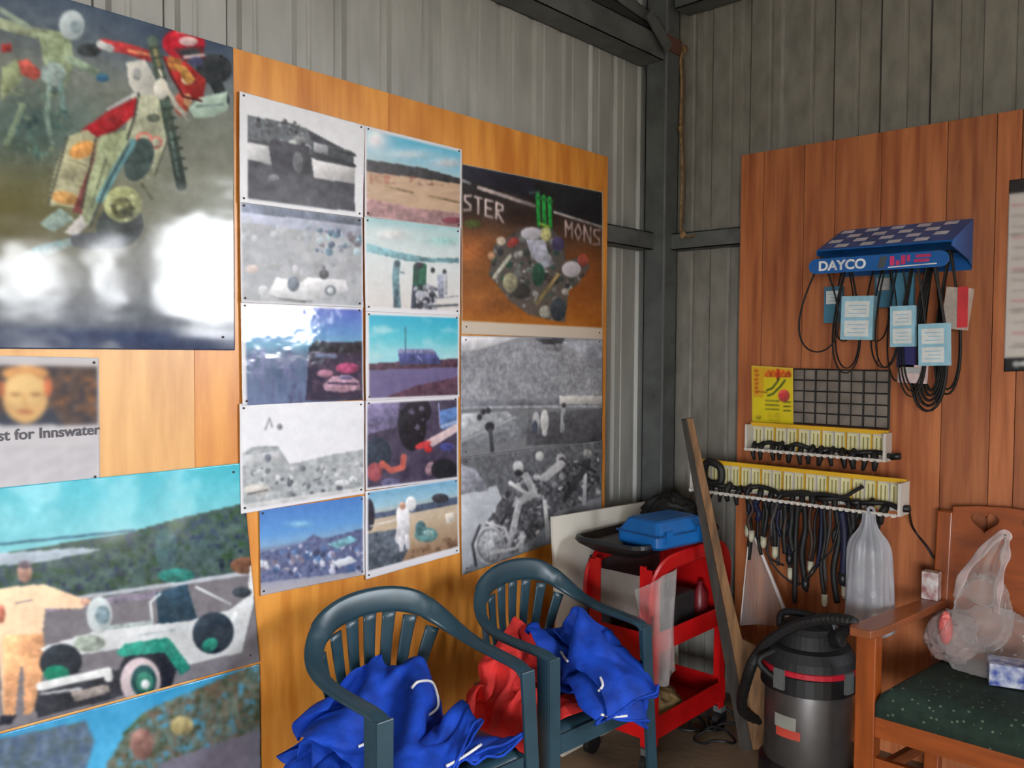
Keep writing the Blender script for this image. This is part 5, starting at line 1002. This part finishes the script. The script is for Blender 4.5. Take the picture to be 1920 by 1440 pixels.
# ---------------------------------------------------------------- wooden armchair
AY0, AY1 = -1.165, -1.80      # outer faces of the left and right sides
t = thing('wooden_armchair', (-0.33, (AY0+AY1)/2, 0), 'wooden armchair with green speckled cushion and heart cut-out in its back', 'armchair')
for y in (AY0-0.032, AY1+0.032):
    obj('front_leg', box(B(), -0.625, -0.565, y-0.032, y+0.032, 0, 0.645), m_wood, t, bevel=0.004)
    bm = B(); yb_ = y-(0.075 if y > -1.5 else -0.075); hexa(bm, (-0.155, yb_, 0), (-0.06, yb_, 0.985), (0.025, 0, 0), (0.02, 0, 0), (0, 0.025, 0)); obj('back_leg', bm, m_wood, t, bevel=0.004)
    bm = B(); s_ = 1 if y > -1.5 else -1
    out = [(-0.665, -0.036), (-0.668, 0.03), (-0.64, 0.046), (-0.30, 0.040), (-0.07, 0.03), (-0.07, -0.03), (-0.30, -0.036), (-0.62, -0.044)]
    sk = lambda x: -s_*0.075*(x+0.62)/0.55
    A = [bm.verts.new((x, y+s_*w_+sk(x), 0.645)) for x, w_ in out]; C = [bm.verts.new((x, y+s_*w_+sk(x), 0.672)) for x, w_ in out]
    bm.faces.new(A); bm.faces.new(C[::-1])
    for i in range(len(out)): bm.faces.new((A[i], A[(i+1) % len(out)], C[(i+1) % len(out)], C[i]))
    obj('armrest', bm, m_woodx, t, bevel=0.004)
    obj('side_rail', hexa(B(), (-0.565, y, 0.365), (-0.13, y-s_*0.07, 0.365), (0, 0.016, 0), (0, 0.016, 0), (0, 0, 0.035)), m_woodx, t, bevel=0.003)
    obj('side_stretcher', hexa(B(), (-0.565, y, 0.16), (-0.14, y-s_*0.07, 0.16), (0, 0.012, 0), (0, 0.012, 0), (0, 0, 0.02)), m_woodx, t, bevel=0.003)
m_woody = mat('stained_rail_wood', (152, 74, 28), 0.35, 0, 0.12, 4, 0.03, 40, stretch=(8, 1, 8), coat=0.2)
obj('front_rail', box(B(), -0.615, -0.585, AY1+0.06, AY0-0.06, 0.315, 0.385), m_woody, t, bevel=0.003)
obj('front_stretcher', box(B(), -0.61, -0.585, AY1+0.06, AY0-0.06, 0.20, 0.245), m_woody, t, bevel=0.003)
obj('seat_base', box(B(), -0.59, -0.12, AY1+0.06, AY0-0.06, 0.365, 0.385), m_woody, t)
m_cush = mat('green_speckled_upholstery', (26, 46, 36), 0.9, 0, 0.15, 30, 0.15, 120)
nn = m_cush.node_tree.nodes; ll = m_cush.node_tree.links
vo = nn.new('ShaderNodeTexVoronoi'); vo.inputs['Scale'].default_value = 42; tcx = nn.new('ShaderNodeTexCoord'); ll.new(tcx.outputs['Object'], vo.inputs['Vector'])
cr = nn.new('ShaderNodeValToRGB'); cr.color_ramp.interpolation = 'CONSTANT'; cr.color_ramp.elements[0].color = (1, 1, 1, 1); cr.color_ramp.elements[1].position = 0.17; cr.color_ramp.elements[1].color = (0, 0, 0, 1); ll.new(vo.outputs['Distance'], cr.inputs[0])
mx = nn.new('ShaderNodeMixRGB'); b_ = nn['Principled BSDF']; src = b_.inputs['Base Color'].links[0].from_socket
ll.new(cr.outputs[0], mx.inputs[0]); ll.new(src, mx.inputs[1]); mx.inputs[2].default_value = (*lin((92, 108, 90)), 1); ll.new(mx.outputs[0], b_.inputs['Base Color'])
def cush(u, v):
    x = -0.625+0.50*u; y = (AY0-0.066-0.06*u)+((AY1+0.066+0.06*u)-(AY0-0.066-0.06*u))*v
    e_ = min(1, 9*min(u, 1-u, v, 1-v)); return (x, y, 0.43+0.052*math.sqrt(max(0, 1-(1-e_)**2))+0.012*math.sin(math.pi*u)*math.sin(math.pi*v))
bm = sheet(B(), cush, 36, 36); bnd = [e_ for e_ in bm.edges if len(e_.link_faces) == 1]
ex = bmesh.ops.extrude_edge_only(bm, edges=bnd); vs = [g for g in ex['geom'] if isinstance(g, bmesh.types.BMVert)]
for v in vs: v.co.z = 0.386
bmesh.ops.holes_fill(bm, edges=[e_ for e_ in bm.edges if len(e_.link_faces) == 1])
obj('seat_cushion', bm, m_cush, t, smooth=True)
# back board with the heart cut out: outline minus heart, extruded
cu = bpy.data.curves.new('back_board', 'CURVE'); cu.dimensions = '2D'; cu.fill_mode = 'BOTH'; cu.extrude = 0.011
def spl(pts):
    s_ = cu.splines.new('POLY'); s_.points.add(len(pts)-1); s_.use_cyclic_u = True
    for q_, (x, y) in zip(s_.points, pts): q_.co = (x, y, 0, 1)
bw = (AY0-0.132)-(AY1+0.132)
spl([(0, 0.02), (0, 0.585), (bw*0.25, 0.598), (bw*0.5, 0.602), (bw*0.75, 0.598), (bw, 0.585), (bw, 0.02)])
hc = (0.105, 0.545)
for cxh in (hc[0],):
    spl([(cxh+0.046*(16*math.sin(a)**3)/16, hc[1]+0.040*(13*math.cos(a)-5*math.cos(2*a)-2*math.cos(3*a)-math.cos(4*a))/16) for a in [2*math.pi*k/28 for k in range(28)]])
    spl([(2*bw/2-cxh+0.046*(16*math.sin(a)**3)/16, hc[1]+0.040*(13*math.cos(a)-5*math.cos(2*a)-2*math.cos(3*a)-math.cos(4*a))/16) for a in [2*math.pi*k/28 for k in range(28)]])
tmp = bpy.data.objects.new('back_board', cu); COL.objects.link(tmp); me = bpy.data.meshes.new_from_object(tmp); bpy.data.objects.remove(tmp)
bm = B(); bm.from_mesh(me); uz = Vector((0.095, 0, 1)).normalized(); o_ = Vector((-0.115, AY0-0.132, 0.42)); ny = Vector((0, -1, 0)); nz_ = ny.cross(uz)
for v in bm.verts: v.co = o_+ny*v.co.x+uz*v.co.y+nz_*v.co.z
obj('back_board', bm, m_woody, t)

# translucent bag on the armchair
bc = Vector((-0.25, -1.465, 0.585))
t = thing('carrier_bag', (bc.x, bc.y, 0.50), 'clear plastic carrier bag with a raised handle, on the green cushion', 'plastic bag')
obj('bag_body', heap(B(), bc+Vector((0, 0, 0.0)), (0.11, 0.16, 0.115), 11, 0.16, 1.7, zmin=0.494), m_clear, t, smooth=True)
obj('bag_fold', heap(B(), bc+Vector((0.02, 0.03, 0.10)), (0.06, 0.085, 0.12), 17, 0.2, 1.8), m_clear, t, smooth=True)
obj('bag_fold', heap(B(), bc+Vector((0.03, 0.12, -0.01)), (0.07, 0.08, 0.085), 23, 0.2, 1.8, zmin=0.494), mat('hazy_plastic', (200, 176, 172), 0.25, 0, 0.08, 20, 0.4, 20, alpha=0.3), t, smooth=True)
lp = [onR(*q_, -0.30) for q_ in ((1790, 1120), (1808, 1075), (1845, 1030), (1878, 1002), (1888, 1010), (1884, 1045), (1872, 1100), (1868, 1150))]
P_ = smoothpts(lp, 6); W, T = [], []
for i, q_ in enumerate(P_):
    d = (P_[min(len(P_)-1, i+1)]-P_[max(0, i-1)]).normalized(); n_ = Vector((-0.8, 0.5, 0.2)); w_ = d.cross(n_).normalized(); T.append(d.cross(w_)*0.0015); W.append(w_*(0.012+0.012*abs(math.sin(i*0.5))*0.5)+n_*0.006*math.sin(i*0.9))
obj('bag_handle', band(B(), P_, W, T), mat('handle_film', (226, 206, 204), 0.2, 0, 0.05, 20, alpha=0.55), t, smooth=True)
def fnb(u, v):
    a = P_[int(round((0.02+0.46*v)*(len(P_)-1)))]; b = P_[int(round((0.98-0.40*v)*(len(P_)-1)))]; q_ = a.lerp(b, u); return q_+Vector((0.015*math.sin(u*9+v*5), 0.0, 0))
obj('bag_wall', sheet(B(), fnb, 12, 12, 0.0006), m_clear, t, smooth=True)
tag(obj('carton', box(B(), -0.05, 0.05, -0.06, 0.06, 0, 0.07, Matrix.Translation((-0.33, -1.545, 0.497)) @ Matrix.Rotation(0.3, 4, 'Z')), mat('blue_white_carton', (44, 70, 150), 0.5, 0, 0.1, 30, col2=(206, 210, 220)), bevel=0.004), 'blue and white carton inside the bag on the armchair', 'carton')
tag(obj('pink_packet', heap(B(), (-0.30, -1.345, 0.625), (0.02, 0.02, 0.05), 2, 0.15), mat('pink_film', (226, 110, 106), 0.4), smooth=True), 'small pink packet inside the bag on the armchair', 'packet')

# hanging carrier bag at the rack's right end
def hb(u, v):
    an = 2*math.pi*u; sh = 1/(1+math.exp(-(v-0.17)*26)); r = 0.020+0.012*v+0.050*sh+0.010*v*sh+(0.010*math.sin(an*5+v*2)+0.006*math.sin(an*11+1.3))*(0.3+0.7*sh); zz = 0.985-0.45*v
    if v > 0.94: r *= max(0.05, (1-v)/0.06)**0.5
    return (-0.31+0.62*r*math.cos(an), -1.085-0.005*v+0.92*r*math.sin(an), zz)
t = thing('carrier_bag', (-0.31, -1.09, 0.53), 'pale grey plastic carrier bag hanging from the right end of the lead rack', 'plastic bag')
bm = sheet(B(), hb, 64, 30); bmesh.ops.remove_doubles(bm, verts=bm.verts, dist=1e-5); obj('bag_skin', bm, m_bag, t, smooth=True)
obj('bag_handle', tube(B(), [(-0.31, -1.085, 0.98), (-0.305, -1.08, 1.0), (-0.295, -1.095, 1.0), (-0.30, -1.10, 0.975)], 0.006, 6, 5), m_bag, t, smooth=True)
tag(obj('white_carton', box(B(), -0.022, 0.022, -0.028, 0.028, 0, 0.10, Matrix.Translation((-0.14, -1.25, 0.6725))), mat('white_carton_print', (214, 206, 204), 0.5, 0, 0.05, 30, col2=(150, 90, 90)), bevel=0.003), 'small white carton with red print standing on the rear of the armrest', 'carton')

# ---------------------------------------------------------------- plastic garden chairs
def garden_chair(loc, rz, sc, label):
    t = thing('garden_chair', loc, label, 'chair', 'dark green plastic garden chairs', rz); t.scale = sc
    half = [(0.252, -0.235, 0.64), (0.256, -0.20, 0.656), (0.262, -0.10, 0.662), (0.264, 0.0, 0.670), (0.256, 0.08, 0.692), (0.226, 0.135, 0.730), (0.170, 0.172, 0.772), (0.09, 0.190, 0.796), (0.0, 0.195, 0.803)]
    pts = half+[(-x, y, z) for x, y, z in half[-2::-1]]
    P_ = smoothpts(pts, 6); n = len(P_); W, T = [], []
    for i, q in enumerate(P_):
        d = (P_[min(n-1, i+1)]-P_[max(0, i-1)]).normalized()
        f = min(1, max(0, (q.z-0.66)/0.13)); up = Vector((0, 0.18, 1)); flat = Vector((1 if q.x > 0 else -1, 0, 0)) if abs(q.x) > 0.2 else Vector((0, 1, 0))
        w_ = flat.lerp(Vector((0, 0.16, 1)) if abs(q.x) < 0.15 else Vector((q.x*2.4, 0.1, 0.9)), f); w_ = (w_-d*w_.dot(d)).normalized()
        if f > 0.5 and w_.z < 0: w_ = -w_
        W.append(w_*(0.026+0.012*f)); T.append(d.cross(w_).normalized()*(0.009-0.002*f))
    for i in range(1, n):
        if W[i].dot(W[i-1]) < 0: W[i] = -W[i]; T[i] = -T[i]
    obj('arm_and_back_rail', band(B(), P_, W, T), m_chair, t, smooth=True, local=True)
    K = 7
    for k in range(K):
        s_ = (k-(K-1)/2)/((K-1)/2)
        b0 = Vector((0.125*s_, 0.160-0.02*s_*s_, 0.44)); xt = 0.205*s_
        zt = 0.768-0.070*abs(s_)**2.4; yt = 0.190-0.052*s_*s_
        p1 = Vector((xt, yt, zt)); mid = b0.lerp(p1, 0.5)+Vector((0, 0.015, 0))
        P2 = smoothpts([b0, mid, p1], 5); W2, T2 = [], []
        for i, q in enumerate(P2):
            d = (P2[min(len(P2)-1, i+1)]-P2[max(0, i-1)]).normalized(); w_ = Vector((1, -0.35*s_, 0)); w_ = (w_-d*w_.dot(d)).normalized(); f = i/(len(P2)-1); W2.append(w_*(0.0135+0.0105*f)); T2.append(d.cross(w_)*0.004)
        obj('back_slat', band(B(), P2, W2, T2), m_chair, t, smooth=True, local=True)
    def seat(u, v):
        y = -0.245+0.43*u; hw = 0.235-0.06*u**2; x = (2*v-1)*hw
        z = 0.425-0.02*math.sin(math.pi*u)*(1-(2*v-1)**2)-0.03*max(0, (0.12-u)/0.12)**2+0.02*u**3
        return (x, y, z)
    obj('seat', sheet(B(), seat, 20, 20, -0.008), m_chair, t, smooth=True, local=True)
    bm = B(); box(bm, -0.23, 0.23, -0.25, -0.242, 0.355, 0.415); box(bm, -0.175, 0.175, 0.18, 0.188, 0.38, 0.445)
    for s_ in (-1, 1): hexa(bm, (s_*0.236, -0.245, 0.39), (s_*0.18, 0.185, 0.415), (0, 0, 0.03), (0, 0, 0.028), (0.004, 0, 0))
    obj('apron', bm, m_chair, t, local=True)
    for s_ in (-1, 1):
        bm = B(); hexa(bm, (s_*0.275, -0.27, 0.0), (s_*0.252, -0.24, 0.652), (0.024, 0, 0), (0.026, 0, 0), (0, 0.005, 0)); hexa(bm, (s_*0.297, -0.252, 0.0), (s_*0.276, -0.215, 0.652), (0, 0.022, 0), (0, 0.025, 0), (0.005, 0, 0))
        obj('leg', bm, m_chair, t, local=True, bevel=0.002)
        bm = B(); hexa(bm, (s_*0.235, 0.285, 0.0), (s_*0.18, 0.18, 0.45), (0.022, 0, 0), (0.024, 0, 0), (0, 0.005, 0)); hexa(bm, (s_*0.256, 0.267, 0.0), (s_*0.203, 0.160, 0.45), (0, 0.02, 0), (0, 0.022, 0), (0.005, 0, 0))
        obj('leg', bm, m_chair, t, local=True, bevel=0.002)
    return t
c1 = garden_chair((-1.852, -0.365, 0), -0.08, (0.96, 1, 1), 'nearer dark green plastic garden chair, in front of the plywood')
c2 = garden_chair((-1.245, -0.385, 0), -0.06, (0.89, 0.95, 0.985), 'further dark green plastic garden chair, beside the red trolley')

from mathutils.bvhtree import BVHTree
def draped_cord(bm_src, pxs, r, lift=0.009):
    tr = BVHTree.FromBMesh(bm_src); out = []
    for x, y in pxs:
        d = ray(x, y).normalized(); h = tr.ray_cast(CAM, d)
        if h[0] is not None: out.append(h[0]-d*lift)
    return tube(B(), out, r, 6, 5) if len(out) > 1 else None
def drape(fn, nu, nv, colliders, frames, shrink, pins):
    """let a sheet fall onto what carries it (boxes standing in for the chair) and keep the settled shape as a bmesh"""
    sc2 = bpy.data.scenes.new('settling'); tmp = []
    for bm in colliders:
        me = bpy.data.meshes.new('carrier'); bm.to_mesh(me); bm.free(); o = bpy.data.objects.new('carrier', me); sc2.collection.objects.link(o); tmp.append(o)
        o.modifiers.new('touch', 'COLLISION'); o.collision.thickness_outer = 0.006; o.collision.cloth_friction = 12
    bm = sheet(B(), fn, nu, nv); me = bpy.data.meshes.new('falling_sheet'); bm.to_mesh(me); bm.free()
    o = bpy.data.objects.new('falling_sheet', me); sc2.collection.objects.link(o)
    md = o.modifiers.new('cloth', 'CLOTH'); s = md.settings; s.quality = 5; s.mass = 0.25; s.air_damping = 1.5
    s.tension_stiffness = s.compression_stiffness = 6; s.shear_stiffness = 3; s.bending_stiffness = 0.45; s.shrink_min = shrink
    vg = o.vertex_groups.new(name='held'); ids = []
    for pu, pv in pins:
        for a in (-1, 0, 1):
            for b in (-1, 0, 1): ids.append(min(nu, max(0, int(pu*nu)+a))*(nv+1)+min(nv, max(0, int(pv*nv)+b)))
    vg.add(ids, 1.0, 'REPLACE'); s.vertex_group_mass = 'held'
    k = md.collision_settings; k.use_self_collision = True; k.self_distance_min = 0.007; k.distance_min = 0.006; k.collision_quality = 2; k.self_friction = 5
    md.point_cache.frame_start = 1; md.point_cache.frame_end = frames
    for f in range(1, frames+1): sc2.frame_set(f)
    dg = sc2.view_layers[0].depsgraph
    res = bpy.data.meshes.new_from_object(o.evaluated_get(dg)); out = B(); out.from_mesh(res)
    bpy.data.meshes.remove(res)
    for q in tmp+[o]: bpy.data.objects.remove(q)
    bpy.data.scenes.remove(sc2)
    return out
def carrier(cx, cy, hw, bw_, lip=False):
    c_ = [box(B(), cx-hw, cx+hw, cy-0.245, cy+0.185, 0.36, 0.428), box(B(), cx-bw_, cx+bw_, cy+0.15, cy+0.19, 0.42, 0.80)]
    if lip: c_.append(box(B(), cx-hw, cx+hw, cy-0.25, cy-0.235, 0.36, 0.455))
    return c_
def fold(t, n):
    t = t*n; k = int(min(n-1, math.floor(t))); f = t-k
    return (f if k % 2 == 0 else 1-f), k
def fall_near(u, v):
    a, k = fold(u, 4); z = 0.47+0.18*u+0.04*(fnoise(u*11+3, v*6)-0.5)*2+0.025*math.sin(v*11+u*9)
    if u > 0.8: z += 0.06*math.exp(-((u-0.86)/0.05)**2-((v-0.9)/0.2)**2)
    return (-2.11+a*0.45+0.05*math.sin(v*7+k*2), -0.62+v*0.44+0.03*math.sin(u*19), z)
hx, hy = -1.245, -0.385
def fall_red(u, v):
    pk = math.exp(-((u-0.52)/0.16)**2)*max(0, (v-0.55)/0.45)
    return (hx-0.36+u*0.60, hy-0.22+v*0.34, 0.50+0.1*(fnoise(u*7+11, v*7)-0.5)+0.03*math.sin(u*17+v*3)+0.17*pk)
def fall_far(u, v):
    a, k = fold(u, 4)
    return (hx-0.05+a*0.27+0.03*math.sin(v*8+k*2), hy-0.36+v*0.44, 0.53+0.17*u+0.08*(fnoise(u*9+5, v*6+2)-0.5)-0.10*max(0, 0.35-v))
def garment(name, label, bm, m, part, cords=(), nv=None):
    bm.verts.ensure_lookup_table(); zs = min(v.co.z for v in bm.verts); c_ = bm.verts[len(bm.verts)//2].co
    t = thing(name, (c_.x, c_.y, zs), label, 'clothing')
    cs = [draped_cord(bm, pts, 0.0042) for pts in cords]
    hp = [bm.verts[i].co.copy() for i in range(0, len(bm.verts), nv+1)] if nv else None
    o = obj(part, bm, m, t, smooth=True)
    s_ = o.modifiers.new('weight', 'SOLIDIFY'); s_.thickness = 0.003; s_ = o.modifiers.new('soft', 'SUBSURF'); s_.levels = 1; s_.render_levels = 2
    if hp: obj('hem', tube(B(), hp, 0.0045, 6, 3), m, t, smooth=True)
    for b_ in cs:
        if b_: obj('white_cord', b_, m_white, t, smooth=True)
    return t
near = drape(fall_near, 48, 30, carrier(-1.852, -0.365, 0.232, 0.20), 40, -0.12, ((0.86, 0.92), (0.78, 0.75)))
red = drape(fall_red, 40, 30, carrier(hx, hy, 0.205, 0.17, True), 36, -0.22, ((0.52, 0.98), (0.15, 0.9), (0.9, 0.6)))
far = drape(fall_far, 48, 30, carrier(hx, hy, 0.205, 0.17)+[red.copy()], 40, -0.10, ((0.12, 0.85), (0.5, 0.9), (0.85, 0.75)))
garment('blue_jacket', 'royal blue jacket with white drawcords bunched on the nearer garden chair', near, m_blue, 'jacket_body',
        [[(772, 1290), (785, 1278), (812, 1281), (838, 1295), (822, 1322), (803, 1342)], [(798, 1232), (812, 1242), (824, 1262), (830, 1278)], [(915, 1318), (932, 1335), (928, 1358), (910, 1374)], [(838, 1436), (870, 1418), (902, 1396)], [(672, 1400), (690, 1392), (702, 1386)]], nv=30)
garment('blue_jacket', 'royal blue jacket hanging over the front of the further garden chair', far, m_blue, 'jacket_body',
        [[(1052, 1222), (1058, 1232), (1064, 1240)], [(1128, 1340), (1150, 1344), (1176, 1342)], [(1126, 1270), (1130, 1285), (1122, 1296)]], nv=30)
garment('red_garment', 'bright red garment under the blue jacket on the further garden chair', red, m_red, 'garment_body')
